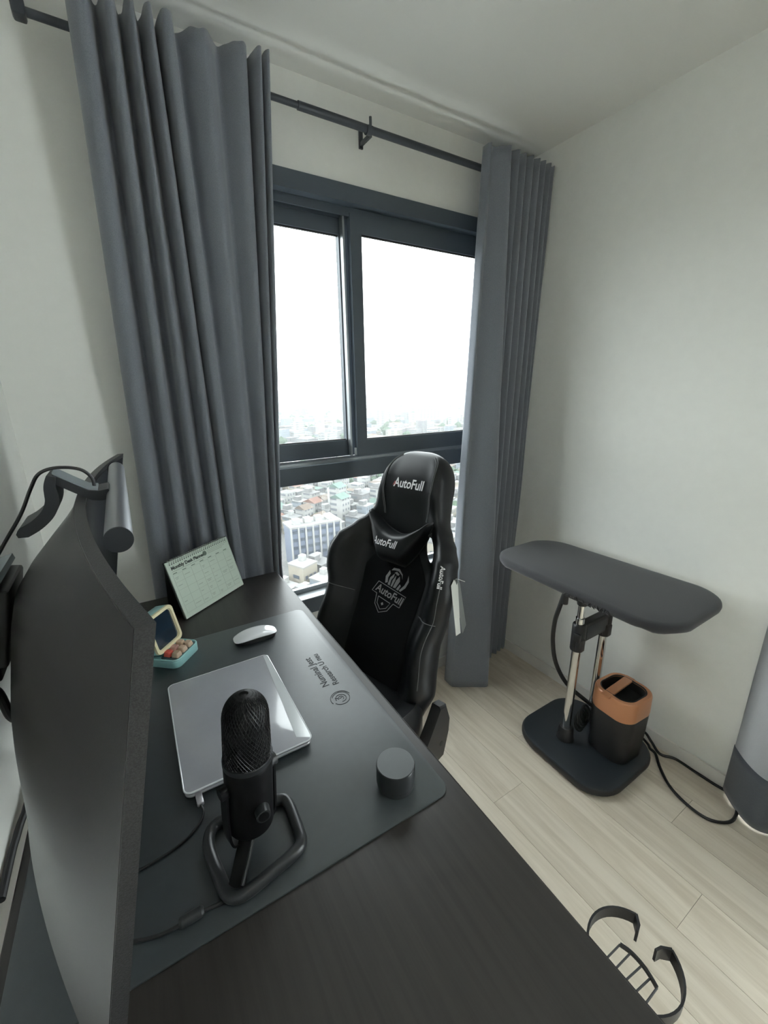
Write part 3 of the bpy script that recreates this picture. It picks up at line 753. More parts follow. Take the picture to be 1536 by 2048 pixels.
def head_r(z):
    t = (z-HB)/(HT-HB)
    if t < .6: return .0322-.0022*t
    q = (t-.6)/.4
    return (.0322-.0022*.6)*max(0.0, 1-q**2.4)**.5
part('grille_core', MB(XB).lathe([(head_r(HB+(HT-HB)*k/20)*.955+1e-4, HB+(HT-HB)*k/20*.985) for k in range(21)], 40), 'seal_black', mic, True)
gr = MB(XB)
NH = 46
def gp(a, k, off=0):
    t = k/NH
    # arc-length-like spacing towards the dome
    z = HB+(HT-HB)*(t if t < .5 else .5+.5*math.sin((t-.5)*math.pi))
    r = head_r(min(z, HT-1e-6))+.0003
    return (r*math.cos(a), r*math.sin(a), z)
for q in range(42):
    for sgn in (1, -1):
        gr.tube([gp(2*math.pi*q/42+sgn*k*.045*1.0, k) for k in range(0, NH-1, 2)], .00055, 4, caps=(False, False))
o = part('grille_mesh', gr, 'mic_mesh', mic, True, sharp=80); o['kind'] = 'stuff'
for sg in (-1, 1):
    lat = Vector((1, .25, 0)).normalized()*sg
    pc = A0+ax*.078
    part('pivot_knob', MB().cyl(pc+lat*.033, pc+lat*.043, .0095, .0088, 24), 'mic_satin' if sg > 0 else 'mic_black', mic, True)
    part('yoke', MB().ribbon(cr([pc+lat*.0365, A0+ax*.03+lat*.0365, A0+lat*.034+Vector((0, 0, -.006)), A0+lat*.018+Vector((-.004, -.006, -.014)), A0+Vector((-.008, -.010, -.016))], 5), .018, .0035, up=(-.25, 1, 0)), 'mic_black', mic, True)
fr_ = Vector((-.05, -1, 0)).normalized(); pk = A0+ax*.045+fr_*.031+Vector((.010, 0, 0))
kb = part('gain_knob', MB().cyl(pk, pk+fr_*.013, .0105, .0098, 24), 'mic_satin', mic, True)
part('knob_cap', MB().cyl(pk+fr_*.013, pk+fr_*.0136, .0075, .0072, 24), 'mic_black', kb, True)
part('stand_arm', MB().ribbon(cr([(.032, .440, ZM+.010), (.040, .453, ZM+.014), (.053, .474, ZM+.022), (.062, .488, ZM+.030), (.066, .495, ZM+.038)], 4), .021, .006, up=(.9, -.4, 0)), 'mic_black', mic, True)
part('arm_strip', MB().tube(cr([(.040, .436, ZM+.016), (.056, .458, ZM+.028), (.070, .478, ZM+.042)], 4), .0024, 8), 'mic_satin', mic, True)
mcab = thing('microphone_cable', 'black cable with a ferrite block running from the microphone', 'cable', (-.03, .445, ZM))
part('cord', MB().tube(cr([(.030, .437, ZM+.006), (.012, .440, ZM+.0027), (-.010, .442, ZM+.0045), (-.036, .442, ZM+.0045), (-.060, .446, ZM+.0024), (-.090, .458, ZM+.0024), (-.13, .48, ZM+.0024)], 6), .0023, 8), 'cable_black', mcab, True)
part('ferrite_block', MB().tube([(-.008, .4415, ZM+.0068), (-.011, .4415, ZM+.0068), (-.034, .4418, ZM+.0068), (-.037, .442, ZM+.0068)], [.0045, .0067, .0067, .0045], 16), 'mic_satin', mcab, True)

# ------------------------------------------------------------------ clamp-on cup holder
ch = thing('cup_holder', 'black metal cup holder ring clamped to the desk edge', 'cup holder', (.43, .135, .70))
zr = .758
rc = on_z(1266, 1922, zr); R = .0510
A_ = [math.radians(25+ (360-50-0)*k/40) for k in range(41)]
ringp = [(rc.x+R*math.cos(a), rc.y+R*1.02*math.sin(a), zr) for a in A_]
h1 = Vector(ringp[0]); h2 = Vector(ringp[-1])
e1 = on_z(1281, 1874, zr); e2 = on_z(1310, 1895, zr)
part('ring_band', MB().ribbon(ringp, .018, .0026), 'steel_black', ch, True, sharp=40)
for hp, sg in ((h1, 1), (h2, -1)):
    inn = (Vector((rc.x, rc.y, zr))-hp).normalized(); sd = Vector((0, -sg, 0))
    part('end_hook', MB().ribbon([hp, hp+inn*.010+sd*.004, hp+inn*.020+sd*.002], .020, .0032), 'steel_black', ch, True)
zb = .690
ba = [on_z(u, v, zb) for u, v in ((1240, 1889), (1262, 1905), (1285, 1930), (1302, 1955), (1314, 1976))]
bar = cr(ba, 4)
part('basket_bar', MB().ribbon(bar, .006, .0030), 'steel_black', ch, True)
for q, (u, v) in zip((0, 4, 8, 12, 16), ((1203, 1927), (1221, 1948), (1241, 1970), (1262, 1993), (1287, 2013))):
    e_ = on_z(u, v, zb); dd = (e_-bar[q]).normalized()
    part('basket_rod', MB().cyl(bar[q], bar[q]+dd*.085, .0013, n=8), 'steel_black', ch, True)
part('back_strap', MB().bb(.3805, .3835, rc.y-.016, rc.y+.016, zb-.006, DZT-.030).bb(.34, .3835, rc.y-.016, rc.y+.016, DZT-.030, DZT-.0265), 'steel_black', ch, True)
part('basket_back', MB().bb(.3825, .3855, rc.y-.05, rc.y+.05, zb-.004, zb+.004), 'steel_black', ch, True)

# ------------------------------------------------------------------ gaming chair
CTH, CRE = math.radians(16.3), math.radians(23.5)
CJ = Vector((.5756, 1.0684, .47))
cn = Vector((-math.cos(CTH), -math.sin(CTH), 0)); cl_ = Vector((math.sin(CTH), -math.cos(CTH), 0)); cu = Vector((0, 0, 1))
cup = cu*math.cos(CRE)-cn*math.sin(CRE); cfw = cn*math.cos(CRE)+cu*math.sin(CRE)
def CB(a, b, c): return CJ+cl_*a+cfw*b+cup*c
CHW = [(-0.06, 0.161), (0.0, 0.238), (0.08, 0.261), (0.15, 0.25), (0.23, 0.243), (0.31, 0.253), (0.38, 0.263), (0.43, 0.261), (0.48, 0.248), (0.53, 0.213), (0.565, 0.182), (0.6, 0.153), (0.64, 0.145), (0.7, 0.136), (0.74, 0.128), (0.775, 0.118), (0.8, 0.102), (0.815, 0.088), (0.825, 0.064), (0.829, 0.03)]
WING = [(-.06, .03), (.0, .07), (.1, .10), (.2, .10), (.3, .09), (.36, .115), (.42, .125), (.48, .11), (.54, .06), (.57, .035), (.65, .02), (.75, .012), (.83, 0)]
BASEF = [(-.06, .0), (.05, .0), (.2, .010), (.35, .0), (.5, .0), (.6, .02), (.68, .050), (.74, .058), (.79, .045), (.815, .022), (.829, .0)]
BACKT = [(-.06, .05), (.1, .075), (.25, .06), (.36, .03), (.46, .025), (.54, .05), (.6, .075), (.72, .08), (.79, .065), (.815, .040), (.829, .012)]
def c_k(c): return max(1e-4, 1-max(0.0, (c-.675)/.1545)**2.5)**(1/2.5) if c < .8295 else .004
def c_w(c): return interp(CHW, c) if c < .69 else .1375*c_k(c)
def c_f(s, c):
    v_ = interp(BASEF, min(c, .73))+interp(WING, c)*smooth(.50, .92, abs(s))
    return v_ if c < .69 else -.012+(v_+.012)*c_k(c)
def c_t(c):
    v_ = interp(BACKT, min(c, .72)); return v_ if c < .69 else .012+(v_-.012)*c_k(c)
def c_front(a, c):
    s = max(-1, min(1, a/c_w(c))); f_ = c_f(s, c); g_ = -c_t(c)*(1-.15*s*s)
    k = max(0.0, 1-abs(s)**7)**.5
    return (f_+g_)/2+(f_-g_)/2*k
def c_back(a, c):
    s = max(-1, min(1, a/c_w(c))); f_ = c_f(s, c); g_ = -c_t(c)*(1-.15*s*s)
    k = max(0.0, 1-abs(s)**7)**.5
    return (f_+g_)/2-(f_-g_)/2*k
chair = thing('gaming_chair', 'black leather gaming chair with tall winged backrest at the desk', 'chair', (CJ.x+cn.x*.22, CJ.y+cn.y*.22, 0), 0)
rings = []
NC = 84
ss = [math.sin(math.pi/2*(-1+2*k/28)) for k in range(29)]
for i in range(NC+1):
    t = i/NC; c = -.06+(.8294+.06)*(t/.86*.86 if t < .72 else .72+.28*math.sin((t-.72)/.28*math.pi/2))
    w_ = c_w(c)
    ring = [CB(s*w_, c_front(s*w_, c), c) for s in ss]+[CB(s*w_, c_back(s*w_, c), c) for s in reversed(ss[1:-1])]
    rings.append(ring)
back = part('backrest', MB().loft(rings), 'leather_black', chair, True, sharp=60)
# belt slots beside the neck, cut right through
inv = XF[chair].inverted()
cuts = []
for sg in (-1, 1):
    rs = []
    for b in (-.25, .25):
        sk = -b*.64*sg      # the slots run slantwise through the padding
        rs.append([inv @ CB(sg*(.117-.014*math.sin(q)+.013*math.cos(q))-sk, b, .507+.042*math.sin(q)) for q in [2*math.pi*k/20 for k in range(20)]])
    m_ = MB(); m_.loft(rs)
    co = bpy.data.objects.new('slot_cutter', m_.mesh('slot_cutter')); COL.objects.link(co); cuts.append(co)
    md = back.modifiers.new('slot', 'BOOLEAN'); md.operation = 'DIFFERENCE'; md.object = co; md.solver = 'EXACT'
co_par = back.parent; back.parent = None
bpy.context.view_layer.update()
dg = bpy.context.evaluated_depsgraph_get(); dg.update()
nm = bpy.data.meshes.new_from_object(back.evaluated_get(dg)); back.modifiers.clear(); back.data = nm; nm.name = 'backrest'
back.parent = co_par
for co in cuts: bpy.data.objects.remove(co)
# velvet centre panel
def panel(c0, c1, s1, nv, off, mname, name, parent):
    mb = MB()
    mb.grid(lambda u, v: CB((2*u-1)*s1(c0+(c1-c0)*v), c_front((2*u-1)*s1(c0+(c1-c0)*v), c0+(c1-c0)*v)+off*(1 if 0 < u < 1 and 0 < v < 1 else -1.5), c0+(c1-c0)*v), 24, nv)
    return part(name, mb, mname, parent, True, sharp=70)
panel(.0, .500, lambda c: c_w(c)*.54 if c < .40 else c_w(c)*.54*(1-(c-.40)*4.5), 40, .003, 'chair_velvet', 'centre_panel', chair)
# seams
def surf_line(pts, off=.0012, n=10): return [CB(a, c_front(a, c)+off, c) for a, c in [(p.x, p.y) for p in cr([(a, c, 0) for a, c in pts], n)]]
for sg in (-1, 1):
    part('seam', MB().tube(surf_line([(sg*.088, .590), (sg*.094, .63), (sg*.098, .68), (sg*.097, .74), (sg*.088, .780), (sg*.066, .805)]), .0013, 6), 'stitch', back, True)
    part('seam', MB().tube(surf_line([(sg*.092, .590), (sg*.0985, .63), (sg*.1025, .68), (sg*.1015, .74), (sg*.092, .783), (sg*.070, .809)]), .0011, 6), 'stitch', back, True)
    part('seam', MB().tube(surf_line([(sg*c_w(c)*.93, c) for c in (.10, .16, .23, .30, .36, .42, .47)]), .0012, 6), 'stitch', back, True)
    part('seam', MB().tube(surf_line([(sg*s_*c_w(.285), .285+.01*s_) for s_ in (.58, .68, .78, .88, .96)], .001), .0013, 6), 'stitch', back, True)
def chair_text(body, size, a0, c0, m, name, parent, rot=0.0, shear=0.12, bold=.0007, off=.0025, fn=None, only=None, sy=1.0):
    v, f = text_data(body, size, shear=shear, bold=bold)
    fn = fn or c_front
    R_ = Matrix.Rotation(rot, 2)
    mb = MB(); vs = []
    for x, y in v:
        q = R_ @ Vector((x, y*sy)); a = a0+q.x; c = c0+q.y
        vs.append(CB(a, fn(a, c)+off, c))
    mb.add(vs, f)
    return part(name, mb, m, parent, True)
chair_text('AutoFull', .036, .004, .700, 'thread_white', 'headrest_lettering', back, sy=1.25)
chair_text('A', .020, -.0560, .696, 'thread_red', 'headrest_initial', back, off=.0030, bold=-.0002, sy=1.1)
# emblem: shield, banner and horned crest
def poly_part(polys, m, name, parent, off=.0055, lw=None):
    mb = MB()
    for pl in polys:
        if lw:
            pts = [CB(a, c_front(a, c)+off, c) for a, c in pl]
            mb.ribbon(pts, .0006, lw, up=cfw)
        else:
            mb.add([CB(a, c_front(a, c)+off, c) for a, c in pl], [tuple(range(len(pl)))])
    return part(name, mb, m, parent, True)
EC = (.008, .330)
def E_(pts, s=1.0): 
    r = math.radians(-9); return [(EC[0]+(x*math.cos(r)-y*math.sin(r))*s, EC[1]+(x*math.sin(r)+y*math.cos(r))*s) for x, y in pts]
poly_part([E_([(-.064, .012), (-.076, -.028), (-.052, -.028)]), E_([(-.064, .012), (.066, .012), (.058, -.030), (.030, -.030)]),
           E_([(-.052, -.028), (-.042, -.062), (-.012, -.082), (.018, -.062), (.030, -.030)]),
           E_([(-.040, -.034), (-.034, -.056), (-.012, -.070), (.010, -.056), (.018, -.034), (-.040, -.034)])], 'emblem_grey', 'emblem_outline', back, lw=.0022)
chair_text('AutoFull', .036, EC[0]-.003, EC[1]-.009, 'emblem_grey', 'emblem_lettering', back, rot=math.radians(-9), off=.0055, sy=1.05)
for pl in ([(-.018, -.050), (-.012, -.056), (-.006, -.050), (-.012, -.044)], [(-.036, .018), (-.044, .040), (-.036, .066), (-.028, .056), (-.032, .040), (-.027, .024)],
           [(-.024, .018), (-.024, .044), (-.012, .064), (-.010, .052), (-.016, .038), (-.014, .018)], [(-.010, .018), (-.010, .040), (-.003, .062), (.000, .044), (-.003, .018)],
           [(.001, .018), (.004, .046), (.012, .064), (.020, .048), (.012, .020)], [(.016, .018), (.024, .040), (.030, .036), (.026, .018)],
           [(.036, .018), (.050, .038), (.054, .062), (.044, .082), (.046, .064), (.042, .044), (.029, .020)],
           [(-.030, .068), (-.024, .080), (.000, .086), (.020, .074), (.026, .058), (.018, .070), (.000, .077), (-.016, .074)], [(-.014, .066), (-.006, .073), (.008, .069), (.004, .062)]):
    poly_part([E_(pl)], 'emblem_grey', 'crest_piece', back)
# small lettering on the right wing edge
v, f = text_data('AutoFull', .019, bold=.0005)
mb = MB(); vs = []
for x, y in v:
    c = .440-x; a = c_w(c)*.925+y*.8
    vs.append(CB(a, c_front(a, c)+.002, c))
mb.add(vs, f); part('side_lettering', mb, 'thread_white', back, True)
# seat with side bolsters
XSeat = Matrix(((-cn.x*1, cl_.x, 0, CJ.x), (-cn.y, cl_.y, 0, CJ.y), (0, 0, 1, 0), (0, 0, 0, 1)))   # local x backwards, y lateral
def seat_pt(u, v):
    a = 2*math.pi*u
    return a
rings = []
prof = [(.80, .395), (.95, .40), (1.0, .42), (1.0, .465), (.95, .495), (.80, .508), (.55, .498), (.30, .492), (.02, .490)]
for k, z in prof:
    ring = []
    for x, y in rrect(.50*k, .52*k, .10*k+.01, 8, -.20, 0):
        bol = .055*smooth(.15, .24, abs(y)) if z > .46 else 0
        fr2 = -.015*smooth(.15, .27, -(x+.20)) if z > .46 else 0
        ring.append((x, y, z+bol+fr2))
    rings.append(ring)
part('seat', MB(XSeat).loft(rings), 'leather_black', chair, True, sharp=60)
# recline brackets with cover and bolt
for sg in (-1, 1):
    ol = [(-.09, .345), (.035, .345), (.062, .425), (.066, .472), (.045, .530), (.012, .540), (-.015, .50), (-.075, .425)]
    mb = MB(XSeat); y0, y1 = sg*.268, sg*.300
    mb.loft([[(x, y0, z) for x, z in ol], [(x, y1-sg*.006, z) for x, z in ol], [(x*.93-.001, y1, (z-.44)*.93+.44) for x, z in ol]])
    cv = part('recline_cover', mb, 'plastic_black', chair, True)
    part('cover_bolt', MB(XSeat).cyl((.018, y1-sg*.001, .405), (.018, y1+sg*.0012, .405), .0085, n=16), 'seal_black', cv, True)
# gas lift and star base
hx, hy = CJ.x+cn.x*.22, CJ.y+cn.y*.22
part('mechanism', MB().rbox((hx, hy, .365), (.26, .22, .045), .006, Euler((0, 0, CTH))), 'steel_black', chair, True)
part('gas_lift', MB().cyl((hx, hy, .10), (hx, hy, .22), .028, n=20).cyl((hx, hy, .22), (hx, hy, .345), .020, n=20), 'steel_black', chair, True)
part('hub', MB().cyl((hx, hy, .065), (hx, hy, .125), .045, .038, 20), 'plastic_black', chair, True)
for k in range(5):
    a = CTH+2*math.pi*k/5+.3; dx, dy = math.cos(a), math.sin(a)
    lg = part('leg', MB().tube([(hx+dx*.03, hy+dy*.03, .095), (hx+dx*.17, hy+dy*.17, .092), (hx+dx*.315, hy+dy*.315, .072)], [.027, .024, .018], 12), 'plastic_black', chair, True)
    px_, py_ = hx+dx*.305, hy+dy*.305
    part('caster', MB().cyl((px_-dy*.024, py_+dx*.024, .0295), (px_-dy*.006, py_+dx*.006, .0295), .0285, n=20).cyl((px_+dy*.006, py_-dx*.006, .0295), (px_+dy*.024, py_-dx*.024, .0295), .0285, n=20).cyl((px_, py_, .03), (px_, py_, .068), .008, n=10), 'plastic_black', lg, True)

# neck pillow strapped on the backrest
NPC = .527
def np_top(a): t = abs(a)/.134; return NPC+.006+.062*t**1.7
def np_bot(a): t = abs(a)/.134; return NPC-.100+.160*max(0.0, (t-.30)/.70)**1.25
def np_front(a, c):
    w0 = .134; t, b = np_top(a), np_bot(a)
    if t-b < 1e-4: return c_front(a, c)
    q = max(-1, min(1, (c-(t+b)/2)/((t-b)/2))); s = max(-1, min(1, a/w0))
    return c_front(a, c)+.008+.070*max(0.0, 1-q**4)**.6*max(0.0, 1-abs(s)**3.2)**.6
npil = thing('neck_pillow', 'black leather neck pillow with white lettering strapped to the chair', 'pillow', tuple(CB(0, .03, NPC-.12)))
mb = MB(); NA, NV = 36, 20
fr_v = []; 
def npg(side):
    def fn(u, v):
        a = (2*u-1)*.134; t, b = np_top(a), np_bot(a); q = math.sin(math.pi/2*(2*v-1)); c = (t+b)/2+q*(t-b)/2
        bb_ = np_front(a, c) if side else c_front(a, c)+.004
        return CB(a, bb_, c)
    return fn
mb.grid(npg(1), NA, NV); part('cushion', mb.grid(npg(0), NA, NV), 'leather_black', npil, True, sharp=60)
for nm_, fn_ in (('top_piping', np_top), ('bottom_piping', np_bot)):
    pts = [CB(a, c_front(a, fn_(a))+.007, fn_(a)) for a in [-.132+.264*k/40 for k in range(41)]]
    part(nm_, MB().tube(pts, .0022, 8), 'leather_black', npil, True)
chair_text('AutoFull', .030, -.016, NPC-.036, 'thread_white', 'pillow_lettering', npil, fn=np_front, off=.002, shear=.2, bold=.0006, sy=1.2)
for sg in (-1, 1):
    part('strap', MB().ribbon([CB(sg*.112, c_front(.112, .56)+.006, .566), CB(sg*.122, c_front(.122, .56)+.004, .556), CB(sg*.130, c_front(.130, .56)-.010, .553)], .020, .002, up=cup), 'steel_black', npil, True)

# paper tags hanging from the chair's side
tg0 = CB(.262, -.02, .425)
ty = tg0.y-.012
tg = thing('hang_tag', 'pair of paper hang tags dangling from the chair side', 'tag', tuple(on_y(915, 1270, ty)))
def card(px, ys, m, name):
    mb = MB(); f0 = [on_y(u, v, y) for (u, v), y in zip(px, ys)]
    mb.loft([f0, [p+Vector((.0007, .0005, 0)) for p in f0]])
    return part(name, mb, m, tg, True)
card([(902, 1172), (908, 1159), (914, 1172), (921, 1266), (912, 1272)], [ty-.012, ty-.006, ty, ty, ty-.012], 'tag_paper', 'card')
card([(909, 1172), (915, 1160), (920, 1168), (932, 1250), (925, 1268)], [ty+.002, ty+.008, ty+.022, ty+.022, ty+.002], 'tag_dark', 'card')
card([(911, 1176), (915, 1166), (918, 1172), (923, 1222), (919, 1236)], [ty+.001, ty+.006, ty+.016, ty+.016, ty+.001], 'tag_paper', 'card')
part('string', MB().tube(cr([CB(.256, -.02, .44), on_y(912, 1158, ty), on_y(912, 1168, ty)], 4), .0008, 5), 'tag_paper', tg, True)

# ------------------------------------------------------------------ garment steamer with ironing board
st = thing('garment_steamer', 'standing garment steamer with black ironing board and copper-topped tank', 'steamer', (1.43, .767, 0))
bo = []
for a, b_ in ((.0, 0), (1, 0)): pass
base_o = rrect(.405, .425, .12, 10)
def taper(x, y): return (x*(1+.03*(-y/.19)), y)
part('base_plate', MB().loft([[(taper(x*k, y*k)[0], taper(x*k, y*k)[1], z) for x, y in base_o] for k, z in ((.93, .0), (.97, .004), (1.0, .014), (1.0, .026), (.985, .032))]), 'tank_black', st)
part('base_top', MB().loft([[(taper(x*k, y*k)[0], taper(x*k, y*k)[1], z) for x, y in base_o] for k, z in ((.985, .0318), (.97, .036), (.90, .040), (.5, .041))]), 'base_black', st)
P1_, P2_ = (1.366, .807), (1.552, .812)
for px_, py_ in (P1_, P2_):
    part('pole_foot', MB().lathe([(.034, .038), (.031, .05), (.028, .092), (.024, .098)], 28, (px_, py_, 0)), 'tank_black', st, True)
    pz = part('pole', MB().cyl((px_, py_, .095), (px_, py_, .60), .0165, n=28).cyl((px_, py_, .60), (px_, py_, .715), .0125, n=28), 'chrome', st, True)
    part('collar', MB().lathe([(.0235, .462), (.0250, .466), (.0250, .570), (.022, .575)], 28, (px_, py_, 0)).rbox((px_-.012, py_-.020, .495), (.030, .022, .050), .004), 'tank_black', st, True)
    part('pole_socket', MB().lathe([(.0175, .655), (.019, .66), (.020, .722)], 24, (px_, py_, 0)), 'tank_black', st, True)
part('bridge', MB().rbox(((P1_[0]+P2_[0])/2, .810, .530), (P2_[0]-P1_[0]-.02, .036, .078), .007), 'tank_black', st, True)
part('bridge_inset', MB().rbox(((P1_[0]+P2_[0])/2, .7915, .530), (P2_[0]-P1_[0]-.06, .003, .054), .001), 'base_black', st, True)
part('lock_lever', MB().rbox((P1_[0]-.026, .795, .530), (.014, .028, .034), .004), 'tank_black', st, True)
# steamer head cradle and hose
part('hose_holder', MB().cyl((1.345, .865, .64), (1.345, .865, .722), .012, n=14).rbox((1.345, .845, .69), (.02, .05, .03), .004), 'tank_black', st, True)
part('hose', MB().tube(cr([(1.345, .866, .70), (1.338, .880, .62), (1.336, .892, .55), (1.350, .900, .45), (1.380, .895, .34), (1.425, .865, .24), (1.47, .80, .18), (1.50, .77, .15)], 6), .0085, 10), 'cable_black', st, True)
for k in range(4):
    part('hose_coil', MB().tube([(1.418+.005*k+.026*math.cos(a), .785+.010*math.sin(a)-.004*k, .108+.014*k+.034*math.sin(a)) for a in [2*math.pi*q/20 for q in range(20)]], .0055, 8, closed=True), 'cable_black', st, True)
# board
bc = (1.440, .8165); BL, BWD = .738, .400
bo_ = [(-.385/2, 0)]
def board_ring(k, z, dz=0.0):
    pts = []
    for x, y in rrect(BWD-2*k, BL-2*k, .125-k, 12):
        wd = 1+.05*(-y/.35)
        pts.append((bc[0]+x*wd, bc[1]+y, z+dz*noise.noise(Vector((x*28, y*28, 3.3)))))
    return pts
part('board_cover', MB().loft([board_ring(.030, .728, .004), board_ring(.010, .730, .006), board_ring(.002, .738, .004), board_ring(0, .748), board_ring(.002, .757), board_ring(.008, .7615), board_ring(.02, .7635), board_ring(.08, .7645), board_ring(.15, .765)]), 'board_cloth', st, True, sharp=60)
gth = MB(); rg2 = random.Random(11)
for k in range(26):
    yb = bc[1]-.19+rg2.random()*.17; xb = bc[0]-BWD/2*(1+.05*(-(yb-bc[1])/.35))
    gth.tube([(xb+.001, yb, .752-rg2.random()*.006), (xb-.0012, yb+(rg2.random()-.5)*.014, .741), (xb+.004, yb+(rg2.random()-.5)*.018, .731)], [.0010, .0028, .0016], 6)
o = part('gathers', gth, 'board_cloth', st, True, sharp=80)
part('board_frame', MB().rbox((bc[0]+.02, bc[1], .7235), (.24, .30, .012), .004), 'tank_black', st, True)
# tank
TX, TY = 1.489, .672
tk = Matrix.Translation((TX, TY, 0)) @ Matrix.Rotation(math.radians(-4), 4, 'Z')
def tring(k, z, r=.055): return [(x, y, z) for x, y in rrect(.178*k, .172*k, r*k, 8)]
part('tank_body', MB(tk).loft([tring(.88, .040), tring(.905, .046), tring(.95, .13), tring(.985, .238)]), 'tank_black', st, True)
tb = part('copper_band', MB(tk).loft([tring(.985, .238), tring(1.0, .246), tring(.985, .309), tring(.965, .317), tring(.93, .320), tring(.80, .3205), tring(.765, .318), tring(.765, .314)], caps=(False, False)), 'copper', st, True)
part('handle_recess', MB(tk).loft([tring(.80, .3185), tring(.765, .315), tring(.74, .282), tring(.4, .272), tring(.02, .272)], caps=(False, False)), 'seal_black', st, True)
part('recess_rim', MB(tk).tube([(x, y, .3195) for x, y in rrect(.138, .133, .042, 8)], .0028, 8, closed=True), 'tank_black', st, True)
ha, hb2 = on_z(1204, 1396, .318), on_z(1266, 1352, .318)
part('handle', MB().rbox(((ha.x+hb2.x)/2, (ha.y+hb2.y)/2, .3175), ((hb2-ha).length*.84, .034, .0085), .003, Euler((0, 0, math.atan2(hb2.y-ha.y, hb2.x-ha.x)))), 'copper', st, True)
part('level_window', MB(tk).rbox((.074, -.050, .135), (.016, .014, .085), .004), 'seal_black', st, True)
# power cord
cpts = [(1.655, .640, .05), (1.665, .610, .018)]
for u, v in ((1320, 1508), (1352, 1516), (1400, 1532), (1437, 1556), (1462, 1590), (1474, 1618), (1466, 1640), (1444, 1645), (1412, 1636), (1375, 1610), (1340, 1573), (1320, 1535), (1311, 1508), (1300, 1497)):
    q = on_z(u, v, .0062); cpts.append((min(q.x, 1.670), q.y, .0062))
cpts += [(1.648, .615, .012), (1.630, .640, .04)]
cpts = [(1.600, .66, .060)]+cpts[0:]+[(1.60, .67, .06)]
part('power_cord', MB().tube(cr(cpts, 6), .0052, 10), 'cable_black', st, True)

# ------------------------------------------------------------------ the city below the window
GZ = -72.0
rc_ = random.Random(21)
WALLC = [('city_white', (0.231, 0.231, 0.224)), ('city_grey', (0.136, 0.136, 0.136)), ('city_cream', (0.204, 0.187, 0.156)), ('city_pale_blue', (0.150, 0.170, 0.190))]
ROOFC = [('roof_grey', (0.116, 0.116, 0.116)), ('roof_pale', (0.184, 0.184, 0.180)), ('roof_red', (0.135, 0.082, 0.068)), ('roof_green', (0.09, 0.125, 0.11)), ('roof_brown', (0.102, 0.082, 0.068))]
def city_wall(name, col):
    """plaster with rows of small dark openings, too far away to be told apart one by one"""
    m = mat(name, col, 0.9, spec=0.1); nt = m.node_tree; b = nt.nodes['Principled BSDF']
    g_ = nt.nodes.new('ShaderNodeNewGeometry'); sp_ = nt.nodes.new('ShaderNodeSeparateXYZ'); nt.links.new(g_.outputs['Position'], sp_.inputs[0])
    sn = nt.nodes.new('ShaderNodeSeparateXYZ'); nt.links.new(g_.outputs['True Normal'], sn.inputs[0])
    def M_(op, a, b_):
        n = nt.nodes.new('ShaderNodeMath'); n.operation = op
        for i, q in enumerate((a, b_)):
            if isinstance(q, (int, float)): n.inputs[i].default_value = q
            else: nt.links.new(q, n.inputs[i])
        return n.outputs[0]
    zf = M_('FRACT', M_('MULTIPLY', sp_.outputs[2], 1/3.1), 0); hz = M_('MULTIPLY', M_('GREATER_THAN', zf, .35), M_('LESS_THAN', zf, .78))
    xf2 = M_('FRACT', M_('MULTIPLY', M_('ADD', M_('MULTIPLY', sp_.outputs[0], .83), M_('MULTIPLY', sp_.outputs[1], .61)), 1/2.3), 0)
    hx_ = M_('LESS_THAN', xf2, .5)
    wl = M_('LESS_THAN', M_('ABSOLUTE', sn.outputs[2], 0), .3)
    fac = M_('MULTIPLY', M_('MULTIPLY', hz, hx_), wl)
    mx = nt.nodes.new('ShaderNodeMix'); mx.data_type = 'RGBA'; nt.links.new(fac, mx.inputs[0])
    mx.inputs[6].default_value = (*col, 1); mx.inputs[7].default_value = (.10, .11, .12, 1)
    nt.links.new(mx.outputs[2], b.inputs['Base Color'])
    return m
for n_, c_ in WALLC: city_wall(n_, c_); mat(n_+'_plain', c_, .9, spec=.1)
for n_, c_ in ROOFC: mat(n_, c_, .85, spec=.1, noise_s=.4, noise_amt=.15)
mat('city_window', (.05, .06, .075), .3); mat('tree_crown', (.045, .066, .045), .95, spec=.05, noise_s=.8, noise_amt=.3)
mat('city_asphalt', (.10, .10, .098), .95, spec=.05, noise_s=.05, noise_amt=.25)
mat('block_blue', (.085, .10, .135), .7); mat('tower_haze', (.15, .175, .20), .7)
gm = MB(); gm.bb(-3000, 9000, 20, 9000, GZ-1, GZ)
struct('city_ground', gm, 'city_asphalt', 'hazy city ground far below the window')

CA = math.radians(24)
def cxy(i, j, px_, py_): 
    x, y = i*px_, j*py_; return (x*math.cos(CA)-y*math.sin(CA), x*math.sin(CA)+y*math.cos(CA))
def seen(x, y, lo=.30, hi=.98): return lo < x/max(y, 1) < hi
# the blue-panelled block
bp = on_z(588, 1137, GZ); bp2 = on_z(672, 1118, GZ)
bd = math.hypot(bp.x, bp.y)
ba_ = math.atan2(bp2.y-bp.y, bp2.x-bp.x); bw = (bp2-bp).length*1.15
hb_ = on_y(590, 1058, bp.y).z-GZ
blk = thing('apartment_block', 'blue-grey panelled apartment block with white pilasters among the rooftops below', 'building', (bp.x, bp.y, GZ), ba_)
part('walls', MB().bb(0, bw, 0, bw*.45, 0, hb_), 'block_blue', blk)
part('roof', MB().bb(-.4, bw+.4, -.4, bw*.45+.4, hb_, hb_+.8), 'roof_pale', blk)
nb, nf = 7, max(4, int(hb_/3.2))
for k in range(nb+1):
    part('pilaster', MB().bb(bw*k/nb-.35, bw*k/nb+.35, -.6, 0, 0, hb_+.5), 'city_white_plain', blk)
for k in range(nb):
    for j in range(nf):
        fh = hb_/nf; part('window', MB().bb(bw*(k+.18)/nb, bw*(k+.82)/nb, -.12, 0.0, fh*(j+.35), fh*(j+.75)), 'city_window', blk)
